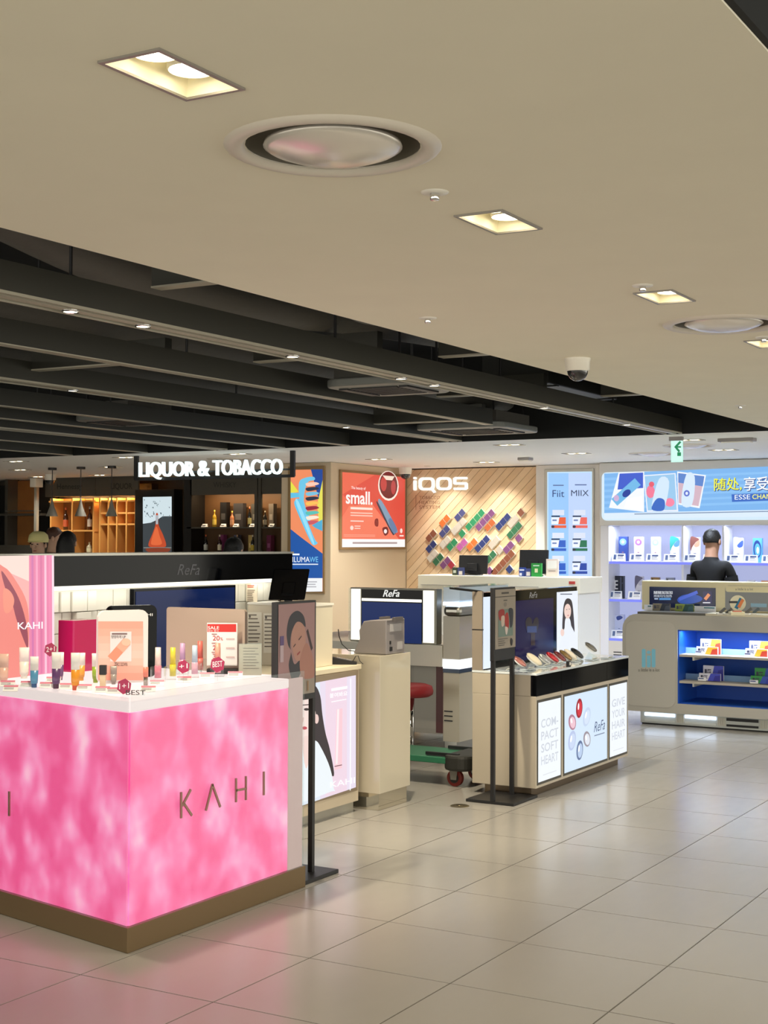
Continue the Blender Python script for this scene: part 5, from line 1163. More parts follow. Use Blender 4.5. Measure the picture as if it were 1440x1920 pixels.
def swirl(bg, c1, c2): return lambda p: (p.rect(0, 0, 100, 100, bg), p.shape([(0, 0), (60, 0), (100, 8), (60, 20), (20, 40), (0, 55)], c1), p.shape([(100, 10), (100, 34), (60, 40), (40, 30)], c2), p.rect(35, 64, 65, 67, (120, 120, 140)), p.rect(20, 76, 75, 78, (150, 150, 170)))
def eye(bg, c1, c2): return lambda p: (p.rect(0, 0, 100, 100, bg), p.oval(50, 45, 44, 36, c1, 10), p.oval(52, 48, 32, 26, bg, 10), p.oval(55, 50, 14, 14, c2, 20))
def stripes(bg, c1, tx=None): return lambda p: (p.rect(0, 0, 100, 100, bg), p.rect(10, 6, 30, 94, c1), (p.text(tx, 35, 20, 75, 60, (230, 230, 230), .02) if tx else p.rect(50, 30, 80, 34, c1)))
GA, GB, GC_ = 'cartons on the upper cigarette shelf', 'cartons on the middle cigarette shelf', 'cartons on the lower cigarette shelf'
PALE = (226, 226, 238)
for a, base, art, lb in ((1168, (44, 70, 140), ring((44, 70, 140), (120, 160, 220), (230, 240, 250)), 'navy carton with pale ring, far left of the upper cigarette shelf'), (1197, PALE, ring((222, 216, 236), (150, 100, 190), (230, 220, 245)), 'white carton with purple ring on the upper cigarette shelf'), (1229, PALE, ring((214, 222, 240), (150, 180, 226), (214, 222, 240)), 'white carton with pale blue ring on the upper cigarette shelf'), (1265, PALE, swirl((222, 226, 238), (50, 150, 140), (80, 130, 200)), 'white carton with teal corner on the upper cigarette shelf'), (1303, PALE, swirl((234, 230, 236), (120, 70, 60), (210, 150, 120)), 'white carton with brown swirl left of the man'), (1384, PALE, swirl((222, 226, 240), (190, 200, 230), (60, 90, 180)), 'white carton with blue arc right of the man'), (1420, (70, 140, 190), eye((80, 150, 200), (24, 50, 110), (220, 236, 250)), 'bright blue carton with dark oval on the upper cigarette shelf'), (1452, PALE, ring((236, 216, 226), (226, 120, 160), (250, 230, 240)), 'white carton with pink ring beyond the picture edge')):
    carton(a, zs[2], 17, 46, base, art, lb, GA)
for a, w_, h_, base, art, lb in ((1155, 16, 42, (40, 44, 56), stripes((40, 44, 56), (30, 34, 44), 'E'), 'black carton at the left of the middle cigarette shelf'), (1166, 7, 42, (50, 54, 66), stripes((50, 54, 66), (100, 110, 140)), 'narrow black carton beside the black one'), (1198, 15, 42, PALE, swirl(PALE, (110, 110, 140), (200, 200, 220)), 'white carton with grey curve on the middle cigarette shelf'), (1228, 16, 41, (150, 116, 70), stripes((150, 116, 70), (50, 44, 44)), 'gold brown carton on the middle cigarette shelf'), (1256, 16, 41, (150, 156, 176), stripes((150, 156, 176), (60, 66, 80)), 'silver grey carton on the middle cigarette shelf'), (1376, 14, 40, PALE, ring((240, 226, 220), (226, 110, 80), (250, 230, 220)), 'white carton with orange emblem right of the man'), (1408, 14, 40, PALE, ring(PALE, (60, 130, 190), (120, 190, 210)), 'white carton with blue emblem on the middle cigarette shelf'), (1435, 16, 40, (226, 150, 110), ring((230, 160, 120), (120, 60, 40), (240, 200, 170)), 'orange carton on the middle cigarette shelf')):
    carton(a, zs[1], w_, h_, base, art, lb, GB)
for a, lb in ((1161, 'white carton with blue bird mark on the lower cigarette shelf'), (1187, 'pale carton with blue bird mark beside it on the lower cigarette shelf')):
    carton(a, zs[0], 18, 42, (206, 212, 240), lambda p: (p.rect(0, 0, 100, 100, (206, 212, 240)), p.shape([(20, 10), (60, 4), (90, 12), (60, 22), (30, 24)], (60, 80, 150)), p.rect(40, 60, 60, 63, (120, 130, 170))), lb, GC_)
GD = 'price cards on the cigarette shelves'
n_ = 0
for zi, xs_ in ((2, (1159, 1192, 1223, 1256, 1293, 1330, 1372, 1407, 1440)), (1, (1153, 1189)), (0, (1157, 1185))):
    for a in xs_:
        pl = planeY(15.66); x = pl.P(a, 1040).x; s = mpp(pl.P(a, 1040)); z = zs[zi]
        t = thing('shelf_price_card', 'white price card on the %s cigarette shelf, %s from the left' % (['lower', 'middle', 'upper'][zi], on[xs_.index(a)]), 'price card', (x, 15.66, z), 0, GD)
        MB().prism([(x - 12.5 * s, 15.655, z + .0005), (x - 12.5 * s, 15.70, z + .0005), (x - 12.5 * s, 15.685, z + 14.5 * s)], (25 * s, 0, 0)).build('card', mat('card_bright', (240, 242, 248), .5), t)
        A = V((x - 12.5 * s, 15.684, z + 14.5 * s)); B_ = V((x - 12.5 * s, 15.655, z)); dn = (B_ - A); hl = dn.length; dn.normalize(); nn = V((0, dn.z, -dn.y)); nn = -nn if nn.y > 0 else nn
        mb = MB()
        for (u0, v0, u1, v1, cl) in ((3, 2, 8, 11, (90, 110, 150)), (11, 2, 23, 4.5, (50, 70, 120)), (11, 6, 21, 7, (150, 150, 160)), (11, 9, 23, 10, (170, 170, 180))):
            mb.ink = cl; k4 = hl / (14.5)
            mb.poly([A + V((u * s, 0, 0)) + dn * (v * k4) + nn * .0012 for u, v in ((u0, v0), (u0, v1), (u1, v1), (u1, v0))])
        mb.build('card_print', t, INK) if False else mb.build('card_print', INK, t)
# ================================================================ white kiosk with blue niche
kx0, kx1, kf, kb = -4.452, -2.35, 11.78, 12.42
M_KG = mat('kiosk_grey', (184, 180, 170), .4); M_KB = mat('kiosk_blue', (24, 84, 190), .4)
ks = thing('vape_kiosk', 'grey rounded kiosk counter with blue shelf niche', 'kiosk', (-3.4, 12.1, 0))
nx0 = PY(1270, 1250, kf).x; zt, zb = .955, .115; nz0, nz1 = .20, .83
out = [(nx0, zb), (nx0, zt)] + [(kx0 + .13 + .13 * math.cos(math.radians(a)), zt - .13 + .13 * math.sin(math.radians(a))) for a in range(90, 181, 15)] + [(kx0 + .05 + .05 * math.cos(math.radians(a)), zb + .05 + .05 * math.sin(math.radians(a))) for a in range(180, 271, 15)]
MB().prism([(a, kf, b) for a, b in out], (0, kb - kf, 0)).build('end_cabinet', M_KG, ks)
P = rrect(kx0 + .03, zb + .045, nx0 - .018, zt - .06, .07); MB().prism([(a, kf - .004, b) for a, b in P], (0, .0036, 0)).build('door', mat('kiosk_grey2', (190, 186, 176), .4), ks, bevel=.001)
box((nx0, kf, nz1), (kx1, kb, zt)).build('top_rail', M_KG, ks); box((nx0, kf, zb), (kx1, kb, nz0)).build('bottom_rail', M_KG, ks)
box((kx1 - .3, kf, nz0), (kx1, kb, nz1)).build('right_cabinet', M_KG, ks)
box((nx0, kb - .14, nz0), (kx1 - .301, kb, nz1)).build('niche_back', M_KB, ks)
box((nx0, kf + .012, nz0), (nx0 + .01, kb - .141, nz1)).build('niche_side', M_KB, ks)
box((nx0 + .011, kf + .012, nz0), (kx1 - .301, kb - .141, nz0 + .008)).build('niche_floor', M_KB, ks)
box((nx0 + .011, kf + .012, nz1 - .008), (kx1 - .301, kb - .141, nz1)).build('niche_roof', M_KB, ks)
shz = [.40, .625]
for z in shz:
    o = box((nx0 + .011, kf + .02, z - .025), (kx1 - .301, kb - .142, z - .005)).build('niche_shelf', mat('shelf_beige', (186, 178, 166), .4), ks)
    box((nx0 + .011, kf + .19, z - .005), (kx1 - .301, kf + .196, z + .045)).build('shelf_lip', mat('lip_blue', (130, 170, 220), .3), o)
    box((nx0 + .1, kf + .1, z - .06), (nx0 + .115, kb - .142, z - .025)).build('bracket', M_WHITE, o)
for (a0, a1) in ((nx0 + .03, kx1 - .33),):
    L_ = lamp('AREA', 'niche_glow', ks, ((a0 + a1) / 2, kf + .08, nz1 - .012), 9, COOL, .1).data; L_.shape = 'RECTANGLE'; L_.size = a1 - a0; L_.size_y = .05
# base with light strips
box((kx0 + .14, kf + .07, .012), (kx1, kb, .1145)).build('base', mat('base_white', (206, 210, 206), .35), ks)
for k in range(5):
    x = kx0 + .18 + k * .36
    box((x, kf + .062, .075), (x + .27, kf + .069, .10)).build('light_strip', M_LEDC if k < 2 else M_BLACK, ks); box((x, kf + .062, .028), (x + .27, kf + .069, .046)).build('vent_strip', mat('base_white2', (226, 230, 226), .35) if k < 2 else M_BLACK, ks)
    for j in range(7): box((x + .285 + j * .01, kf + .060, .03), (x + .290 + j * .01, kf + .0695, .10)).build('rib', M_WHITE, ks)
box((kx0 + .15, kf + .08, 0), (kx1, kb, .0118)).build('foot', M_BLACK, ks)
pl = planeY(kf - .0045); p = Print(pl, .0006)
for x_ in (1207, 1216.5, 1225.5): p.raw([(x_ - 3.6, 1219 if x_ != 1216.5 else 1229), (x_ + 3.6, 1219 if x_ != 1216.5 else 1229), (x_ + 3.6, 1249), (x_ - 3.6, 1249)], (130, 200, 226))
for x_ in (1207, 1225.5): p.oval(x_, 1219, 3.6, 2.5, (130, 200, 226))
for x_ in (1207, 1216.5, 1225.5): p.oval(x_, 1249, 3.6, 2.5, (130, 200, 226))
p.oval(1216.5, 1223, 3.6, 3.2, (130, 200, 226)).text('a little is a lot', 1197, 1253, 1237, 1259, (110, 108, 104), .0); p.build('logo_print', ks)
# counter top and upper display
box((kx0 + .13, kf + .02, zt + .0005), (-3.72, kb, zt + .02)).build('dark_worktop', mat('worktop_dark', (90, 86, 78), .35), ks)
box((-3.719, kf + .02, zt + .0005), (kx1, kb, zt + .02)).build('cream_worktop', mat('worktop_cream', (226, 216, 190), .35), ks)
ud = thing('kiosk_display', 'cream raised display unit with dark screen on the kiosk', 'display unit', (-3.4, 12.25, .976))
uy = 12.14; ux0 = PY(1203, 1100, uy).x
box((ux0, uy, .976), (kx1, kb - .02, 1.235)).build('case', mat('case_cream', (232, 220, 180), .4), ud, bevel=.008)
pl = planeY(uy); A, B = pl.P(1218, 1100), pl.P(1342, 1137)
box((A.x, uy - .004, 1.0), (B.x, uy - .0005, A.z)).build('screen', mat('kiosk_screen', (20, 28, 60), .15, emit=.6), ud)
p = Print(planeY(uy - .0045), .0008); p.text('随随加加加', 1226, 1108, 1261, 1114, (240, 244, 250), .03).text('持续均匀加热', 1226, 1115, 1260, 1120, (226, 236, 250), .0).rect(1227, 1121.5, 1234, 1124, (180, 200, 230)).rect(1236, 1121, 1258, 1125, (90, 150, 210)).shape([(1270, 1124), (1280, 1116), (1300, 1114), (1316, 1120), (1314, 1127), (1296, 1132), (1276, 1131)], (40, 80, 170)).line(1273, 1124, 1308, 1110, 6, (70, 100, 210)).rect(1318, 1109, 1335, 1132, (36, 34, 80)).line(1322, 1124, 1330, 1114, 6, (236, 150, 100)).rect(1318, 1129, 1332, 1131, (230, 230, 240)); p.build('screen_print', ud, INKS)
xA, xB = pl.P(1360, 1110).x, pl.P(1520, 1110).x
P = rrect(xA, .99, xB, 1.205, .03); MB().prism([(a, uy - .004, b) for a, b in P], (0, .0035, 0)).build('niche_panel', mat('niche_pale', (206, 206, 200), .3, emit=.12), ud)
P = rrect(xA + .004, 1.15, xB - .004, 1.203, .02); MB().prism([(a, uy - .007, b) for a, b in P], (0, .0028, 0)).build('header_panel', mat('case_cream', (232, 220, 180), .4), ud)
p = Print(planeY(uy - .0075), .0006); p.text('a little is a lot', 1379, 1102, 1412, 1107, (130, 124, 110), .0); p.build('header_print', ud)
cA = pl.P(1384, 1131); r_ = 15 * mpp(cA)
MB().cyl((cA.x, uy - .0042, cA.z), (cA.x, uy - .012, cA.z), r_, seg=32).build('round_badge', mat('badge_cream', (236, 226, 196), .4), ud)
p = Print(planeY(uy - .0122), .0008); p.line(1380, 1141, 1390, 1122, 7, (30, 120, 160)).line(1385, 1139, 1393, 1124, 6, (230, 130, 70)).rect(1367, 1127, 1383, 1131, (40, 40, 44)); p.build('badge_print', ud)
box((pl.P(1408, 1135).x, uy - .006, pl.P(1408, 1138).z), (pl.P(1438, 1135).x, uy - .0042, pl.P(1408, 1131).z)).build('blue_label', mat('lbl_blue', (140, 176, 200), .4), ud)
# items on the kiosk top
zk = zt + .0205
GK = 'cigarette packs shown on the kiosk top'
def pack(x0, x1, ya, ztop_, zbase, y_, cols, label, grp, nm='cigarette_pack', depth=.022):
    t = thing(nm, label, 'cigarette pack', ((x0 + x1) / 2, y_, zbase), 0, grp)
    box((x0, y_, zbase + .0003), (x1, y_ + depth, ztop_)).build('box', mat('pk_%d_%d_%d' % cols[0], cols[0], .35), t)
    q = Rect(V((x0, y_ - .0003, ztop_)), (1, 0, 0), x1 - x0, ztop_ - zbase, (0, -1, 0)); p = Print(q, .0004)
    p.raw([(55, 0), (100, 0), (100, 100), (40, 100)], cols[1]).raw([(75, 30), (100, 20), (100, 100), (66, 100)], cols[2]).rect(8, 25, 18, 70, (60, 64, 90)).rect(22, 25, 40, 32, (60, 64, 90)); p.text('Fiit', 8, 28, 40, 68, (70, 74, 96), .02); p.build('pack_print', t)
for a, b, cl, lb in ((1224, 1256, ((150, 140, 120), (50, 60, 80), (90, 100, 120)), 'grey and navy cigarette pack under the kiosk screen'), (1266, 1300, ((150, 170, 70), (40, 90, 90), (60, 110, 120)), 'green cigarette pack under the kiosk screen')):
    q = planeY(12.04); pack(q.P(a, 1140).x, q.P(b, 1140).x, 0, zk + .062, zk, 12.04, cl, lb, GK)
for a, b, lb in ((1208, 1223, 'small white price card left of the grey pack on the kiosk'), (1302, 1342, 'wide white price card right of the green pack on the kiosk')):
    q = planeY(12.03); xa, xb = q.P(a, 1140).x, q.P(b, 1140).x
    t = thing('kiosk_price_card', lb, 'price card', ((xa + xb) / 2, 12.03, zk), 0, 'price cards on the kiosk')
    box((xa, 12.03, zk), (xb, 12.036, zk + .05)).build('card', mat('card_bright', (240, 242, 248), .5), t); box((xa + (xb - xa) * .45, 12.0285, zk + .032), (xb - .01, 12.0298, zk + .042)).build('header', mat('card_teal', (70, 130, 150), .5), t)
for k, (a, cl) in enumerate(((1350, (70, 70, 66)), (1362, (70, 70, 66)), (1399, (74, 72, 66)), (1413, (50, 66, 70)))):
    c = PZ(a, 1152, zk); s = mpp(c)
    t = thing('heating_device', 'slim dark heating device lying tilted on the kiosk, %s from the left' % on[k], 'heating device', c, 0, 'slim devices on the kiosk top')
    d_ = (UC * .75 + UPV * .66).normalized(); MB().obox(c + d_ * 6 * s + UPV * 3 * s, d_, NC, d_.cross(NC), 7 * s, 3 * s, 2.2 * s).build('device', mat('dev_%d' % cl[0], cl, .3), t, bevel=.002)
    MB().obox(c + UPV * 1.2 * s - UC * 1 * s, UC, NC, UPV, 5 * s, 5 * s, 1.2 * s).build('stand', M_WHITE, t)
c = PZ(1381, 1153, zk); s = mpp(c); t = thing('device_tray', 'cream device tray with coral strip on the kiosk', 'tray', c)
MB().obox(c + UPV * 3 * s, UC, NC, UPV, 13 * s, 10 * s, 3 * s).build('tray', mat('case_cream', (232, 220, 180), .4), t, bevel=.002); MB().obox(c + UPV * 7 * s + NC * 4 * s, UC, NC, UPV, 8 * s, 3 * s, 1 * s).build('strip', mat('coral_strip', (226, 120, 90), .4), t)
# packs in the niche
GN = 'cigarette packs stacked in the blue niche'
yn = kf + .09
for a, z, cl, where in ((1310, shz[1], ((226, 224, 236), (222, 170, 50), (190, 60, 40)), 'upper niche shelf, left pile'), (1402, shz[1], ((226, 224, 236), (222, 170, 50), (190, 60, 40)), 'upper niche shelf, right pile'), (1315, shz[0], ((222, 222, 240), (70, 80, 200), (50, 50, 160)), 'lower niche shelf, left pile'), (1412, shz[0], ((60, 160, 80), (60, 90, 190), (50, 60, 170)), 'lower niche shelf, right pile')):
    q = planeY(yn); x = q.P(a, 1220).x
    for k, (dx, w_, zz, dy) in enumerate(((-.02, .185, 0, 0), (.0, .175, .0, .05))):
        hgt = .062 if k == 0 else .125
        pack(x + dx, x + dx + w_, 0, z + .0005 + hgt, z + .0005, yn + dy, cl, ('white and yellow' if cl[1][0] > 200 else ('white and blue' if cl[0][0] > 200 else 'green and blue')) + ' cigarette pack %s of the %s' % (['in front', 'standing behind'][k], where), GN)
    t = thing('niche_price_card', 'tiny price card before the packs, %s' % where, 'price card', (x + .02, yn - .03, z), 0, 'tiny cards in the blue niche')
    box((x - .02, yn - .03, z + .0005), (x + .05, yn - .026, z + .03)).build('card', mat('card_bright', (240, 242, 248), .5), t); box((x - .015, yn - .0312, z + .016), (x + .03, yn - .0302, z + .024)).build('header', mat('card_blue', (60, 80, 150), .5), t)
# ================================================================ liquor shop
YL = 15.9
pl = planeY(YL)
def bx(x0, y0, x1, y1, d0, d1, nm, m, par, yq=YL):
    q = planeY(yq); a, b = q.P(x0, y0), q.P(x1, y1)
    zt_ = q.P((x0 + x1) / 2, y0).z; zb_ = q.P((x0 + x1) / 2, y1).z
    return box((a.x, yq + d0, zb_), (b.x, yq + d1, zt_)).build(nm, m, par)
M_LD = mat('liquor_black', (22, 20, 18), .4); M_LG = mat('liquor_fascia', (74, 70, 62), .5); M_LW = mat('liquor_wood', (150, 96, 44), .5, noise=.1, nscale=5)
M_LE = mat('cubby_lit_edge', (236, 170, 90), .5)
# left wood section
a = thing('wood_cabinet', 'dark cabinet with brown wood panel and shelf at far left', 'cabinet', (pl.P(20, 1000).x, YL, 0))
x0, x1 = pl.P(-120, 900).x, pl.P(76, 900).x
box((x0, YL + .3, 0), (x1, YL + .5, 2.42)).build('back_panel', M_LD, a)
bx(9, 900, 43, 1040, .26, .299, 'wood_panel', M_LW, a); o = bx(-60, 963, 76, 967, .0, .259, 'shelf', M_LG, a)
bx(9, 957, 76, 959, .0, .01, 'rail', M_STEEL, o); bx(-60, 1022, 76, 1040, .0, .259, 'counter', M_LG, a); bx(5, 897, 9, 1040, .05, .299, 'frame_post', M_LG, a)
t = thing('grey_post', 'slim pale post between the liquor cabinets', 'post', (pl.P(80, 1000).x, YL, 0))
xq = pl.P(80, 1000).x; box((xq - .025, YL - .16, 0), (xq + .025, YL - .11, 2.36)).build('post', mat('post_grey', (150, 144, 130), .5), t); box((xq - .06, YL - .22, 2.36), (xq + .06, YL - .06, 2.495)).build('head', M_WHITE, t, bevel=.01)
def cubby(nm_label, xa, xb, ft, fb, txt, txtbox, cols, rows_, ybot=1100):
    a = thing('liquor_cabinet', nm_label, 'cabinet', (pl.P((xa + xb) / 2, 1000).x, YL, 0), 0, 'amber liquor cabinets')
    x0, x1 = pl.P(xa, 950).x, pl.P(xb, 950).x
    box((x0, YL + .30, 0), (x1, YL + .45, 2.40)).build('back_panel', M_LD, a)
    bx(xa, ft, xb, fb, .0, .03, 'fascia', M_LG, a)
    p = Print(planeY(YL - .001), .001); p.text(txt, *txtbox, (20, 18, 16), .03); p.build('fascia_print', a)
    zt_ = pl.P(xa, fb).z - .03; zb_ = .3
    box((x0 + .04, YL + .285, zb_), (x1 - .03, YL + .2995, zt_)).build('wood_back', M_LW, a)
    for c_ in cols: xx = pl.P(c_, 980).x; box((xx - .012, YL + .02, zb_), (xx + .012, YL + .284, zt_)).build('divider', M_LE, a)
    for r_ in rows_: zz_ = pl.P((xa + xb) / 2, r_).z; box((x0 + .04, YL + .03, zz_ - .012), (x1 - .03, YL + .283, zz_ + .012)).build('shelf', M_LE, a)
    L_ = lamp('AREA', 'cabinet_glow', a, ((x0 + x1) / 2, YL + .06, zt_ + .085), 12, (1, .66, .30), .1).data; L_.shape = 'RECTANGLE'; L_.size = abs(x1 - x0) * .8; L_.size_y = .05
    return a
cubby('amber lit wooden liquor cabinet under the Hennessy fascia', 85, 179, 884, 931, 'Hennessy', (107, 907, 154, 920), (93, 133, 173), (940, 995))
cubby('amber lit wine rack cabinet under the LIQUOR fascia', 180, 259, 882, 930, 'LIQUOR', (208, 906, 248, 919), (185, 201, 217, 235, 252), (939, 962, 983))
def bottle(px_, yq, zb_, hpx, wpx, glassc, labelc, label, grp):
    q = planeY(yq); c = q.P(px_, 1000); s = mpp(c); c = V((c.x, yq, zb_ + .0005)); H_, r_ = hpx * s, wpx * s / 2
    t = thing('liquor_bottle', label, 'bottle', c, 0, grp)
    MB().lathe([(0, 0), (r_, 0), (r_, H_ * .55), (r_ * .8, H_ * .66), (r_ * .3, H_ * .76), (r_ * .28, H_ * .9)], c, 14).build('glass', mat('bg_%d_%d_%d' % glassc, glassc, .1, coat=.5), t, True)
    MB().lathe([(r_ * .34, H_ * .89), (r_ * .36, H_), (0, H_ * 1.002)], c, 12).build('cap', mat('bc_%d' % labelc[0], labelc, .3), t, True)
    MB().lathe([(r_ * 1.02, H_ * .14), (r_ * 1.02, H_ * .45)], c, 14).build('label_band', mat('bl_%d_%d_%d' % labelc, labelc, .5), t, True)
z1_ = pl.P(130, 995).z + .012
bottle(123, YL + .15, z1_, 42, 10, (60, 30, 16), (190, 90, 50), 'dark cognac bottle with orange label in the Hennessy cabinet', 'bottles in the liquor cabinets')
bottle(168, YL + .15, z1_, 44, 9, (70, 30, 20), (206, 196, 180), 'wine bottle with white label at the right of the Hennessy cabinet', 'bottles in the liquor cabinets')
bottle(168, YL + .15, pl.P(130, 1038).z, 22, 11, (180, 170, 140), (226, 220, 180), 'short bottle with cream label low in the Hennessy cabinet', 'bottles in the liquor cabinets')
# bottle lightbox
t = thing('bottle_lightbox', 'backlit poster of an amber decanter before frosty rock', 'lightbox', (pl.P(296, 1000).x, YL - .1, 1.2))
bx(261, 918, 333, 1060, -.09, .1, 'housing', M_LD, t)
p = Print(planeY(YL - .092), .001); p.raw([(268, 932), (322, 931), (322, 1036), (268, 1037)], (60, 66, 70)); p.raw([(268, 932), (322, 931), (322, 968), (305, 968), (296, 974), (283, 980), (268, 982)], (206, 222, 228))
random.seed(5)
for i in range(26):
    x_, y_ = random.uniform(270, 318), random.uniform(934, 970); p.raw([(x_, y_), (x_ + random.uniform(1, 4), y_ + random.uniform(-1, 1)), (x_ + random.uniform(0, 3), y_ + random.uniform(2, 5))], (70, 84, 92))
p.shape([(293, 964), (297, 964), (298, 984), (306, 1002), (312, 1020), (308, 1026), (284, 1026), (279, 1020), (286, 1002), (292, 984)], (190, 76, 44)).shape([(292, 990), (296, 990), (300, 1005), (304, 1020), (288, 1022), (284, 1016)], (222, 104, 60)).rect(293, 966, 297, 983, (170, 180, 186)).rect(270, 1026, 322, 1028, (120, 124, 120)).shape([(276, 1028), (318, 1028), (312, 1036), (282, 1036)], (130, 60, 40)); p.build('poster_print', t, INKB)
# whisky section
wy = 15.3; q = planeY(wy)
a = thing('whisky_cabinet', 'dark whisky display cabinet right of the decanter poster', 'cabinet', (q.P(440, 1000).x, wy, 0))
x0, x1 = q.P(345, 950).x, q.P(533, 950).x
box((x0, wy + .3, 0), (x1, wy + .45, 2.42)).build('back_panel', mat('whisky_back', (92, 62, 32), .5, noise=.08, nscale=4), a)
bx(357, 882, 533, 927, .0, .03, 'fascia', M_LG, a, wy); bx(345, 880, 358, 1060, .0, .299, 'side_post', M_LD, a, wy)
for px_ in (481, 488, 531): bx(px_ - 2, 880, px_ + 2, 1060, -.02, .02, 'post', M_LG, a, wy)
zA, zB = q.P(440, 988).z, q.P(440, 1037).z
for z in (zA, zB, zB - .45): box((x0 + .05, wy + .0, z - .02), (x1 - .02, wy + .29, z)).build('shelf', M_LG, a)
p = Print(planeY(wy - .001), .001); p.text('WHISKY', 400, 904, 443, 914, (46, 42, 38), .02); p.build('fascia_print', a)
L_ = lamp('AREA', 'cabinet_glow', a, ((x0 + x1) / 2, wy + .06, q.P(440, 925).z + .06), 10, (1, .75, .45), .1).data; L_.shape = 'RECTANGLE'; L_.size = 1.2; L_.size_y = .05
GW = 'bottles on the whisky shelves'
bottle(402, wy + .12, zA, 32, 8, (176, 140, 30), (220, 190, 80), 'gold bottle on the upper whisky shelf', GW); bottle(435, wy + .10, zA, 30, 8, (190, 120, 80), (220, 160, 120), 'rose gold bottle on the upper whisky shelf', GW); bottle(468, wy + .10, zA, 38, 7, (26, 24, 22), (190, 180, 120), 'slim black bottle on the upper whisky shelf', GW); bottle(497, wy + .1, zA, 30, 8, (40, 36, 32), (170, 160, 140), 'dark bottle at the right of the upper whisky shelf', GW)
for px_, gl, lb_, tx in ((386, (20, 22, 20), (190, 190, 180), 'black wine bottle at the left of the lower whisky shelf'), (412, (50, 20, 20), (230, 220, 190), 'wine bottle with cream label on the lower whisky shelf'), (445, (90, 50, 30), (200, 160, 120), 'brown bottle behind the dark hair on the lower whisky shelf'), (474, (30, 26, 20), (206, 180, 60), 'bottle with yellow label on the lower whisky shelf')):
    bottle(px_, wy + .12, zB, 34, 8, gl, lb_, tx, GW)
def giftbox(px_, wpx, hpx, zb_, col, label):
    c = q.P(px_, 1000); s = mpp(c); t = thing('gift_box', label, 'gift box', (c.x, wy + .2, zb_), 0, 'boxes on the whisky shelves')
    box((c.x - wpx * s / 2, wy + .17, zb_ + .0005), (c.x + wpx * s / 2, wy + .25, zb_ + hpx * s)).build('box', mat('gb_%d_%d_%d' % col, col, .4), t)
    box((c.x - wpx * s * .3, wy + .168, zb_ + hpx * s * .3), (c.x + wpx * s * .3, wy + .1698, zb_ + hpx * s * .55)).build('label_plate', mat('gbl_%d' % col[0], tuple(min(255, v + 50) for v in col), .4), t)
giftbox(404, 15, 47, zA, (24, 22, 22), 'tall black gift box behind the gold bottle'); giftbox(432, 22, 45, zA, (54, 52, 54), 'grey patterned gift box behind the rose gold bottle'); giftbox(464, 18, 44, zA, (70, 68, 64), 'pale grey gift box behind the slim black bottle'); giftbox(494, 11, 44, zA, (120, 110, 100), 'silver gift box at the right of the upper whisky shelf')
giftbox(400, 11, 34, zB, (140, 60, 110), 'magenta gift box on the lower whisky shelf'); giftbox(428, 9, 34, zB, (90, 90, 110), 'blue grey gift box on the lower whisky shelf'); giftbox(456, 11, 34, zB, (200, 170, 100), 'gold gift box on the lower whisky shelf'); giftbox(490, 10, 34, zB, (140, 60, 100), 'magenta gift box at the right of the lower whisky shelf')
for k, px_ in enumerate((381, 416, 440, 471, 507)):
    c = q.P(px_, 1000); s = mpp(c); t = thing('shelf_label', 'small white price label on the upper whisky shelf, %s from the left' % on[k], 'price card', (c.x, wy + .02, zA), 0, 'labels on the whisky shelf')
    MB().prism([(c.x - 5.5 * s, wy + .005, zA + .0005), (c.x - 5.5 * s, wy + .05, zA + .0005), (c.x - 5.5 * s, wy + .04, zA + 6 * s)], (11 * s, 0, 0)).build('card', mat('card_bright', (240, 242, 248), .5), t); MB().obox((c.x, wy + .016, zA + 3.4 * s), (1, 0, 0), V((0, .5, .86)), V((0, -.86, .5)), 4 * s, .8 * s, .002).build('text_line', M_GREY, t)
# pendant lamps
for k, px_ in enumerate((97.5, 151, 209)):
    c = planeY(13.6).P(px_, 968); s = mpp(c); t = thing('pendant_lamp', 'grey cone pendant lamp in the liquor shop, %s of three' % ['left', 'middle', 'right'][k], 'pendant lamp', (c.x, 13.6, c.z), 0, 'grey cone pendant lamps')
    c = V((c.x, 13.6, c.z)); R0 = 11 * s
    MB().lathe([(R0, 0), (R0 * .96, .01), (R0 * .42, 17 * s), (R0 * .18, 28 * s), (R0 * .13, 34 * s), (0, 35 * s)], c, 24).build('shade', mat('pendant_grey', (120, 116, 106), .5), t, True)
    MB().cyl(c + UPV * 34 * s, (c.x, c.y, ZC - .03), .006, seg=6).build('cord', M_BLACK, t); MB().cyl((c.x, c.y, ZC - .03), (c.x, c.y, ZC), .055, seg=18).build('ceiling_cup', M_BLACK, t)
    MB().lathe([(0, .012), (R0 * .5, .02)], c, 16).build('bulb', mat('pendant_bulb', (255, 236, 200), .5, emit=1.2), t)
# hanging sign
sg = thing('hanging_shop_sign', 'hanging white lit LIQUOR & TOBACCO letters on a dark frame', 'sign', (-9.2, 12.1, 2.24))
A, B = PY(252, 857, 12.1), PY(552, 846, 12.1); zb_ = PY(552, 893, 12.1).z
for x in (A.x + .03, B.x - .02): box((x - .025, 12.085, zb_), (x + .025, 12.115, ZC)).build('hanger', M_BLACK, sg)
box((A.x + .01, 12.09, zb_ - .01), (B.x, 12.11, zb_ + .02)).build('lower_bar', M_BLACK, sg); box((A.x + .056, 12.096, 2.30), (B.x - .05, 12.104, 2.318)).build('letter_rail', M_BLACK, sg)
letters(planeY(12.085), 'LIQUOR', 264, 867, 366, 900, .04, mat('sign_glow', (226, 246, 246), .4, emit=1.2), sg, .012, 0, -.02)
letters(planeY(12.085), '&', 374, 864, 394, 893, .04, mat('sign_glow', (226, 246, 246), .4, emit=1.2), sg, .012)
letters(planeY(12.085), 'TOBACCO', 402, 863, 531, 892, .04, mat('sign_glow', (226, 246, 246), .4, emit=1.2), sg, .012, 0, -.02)

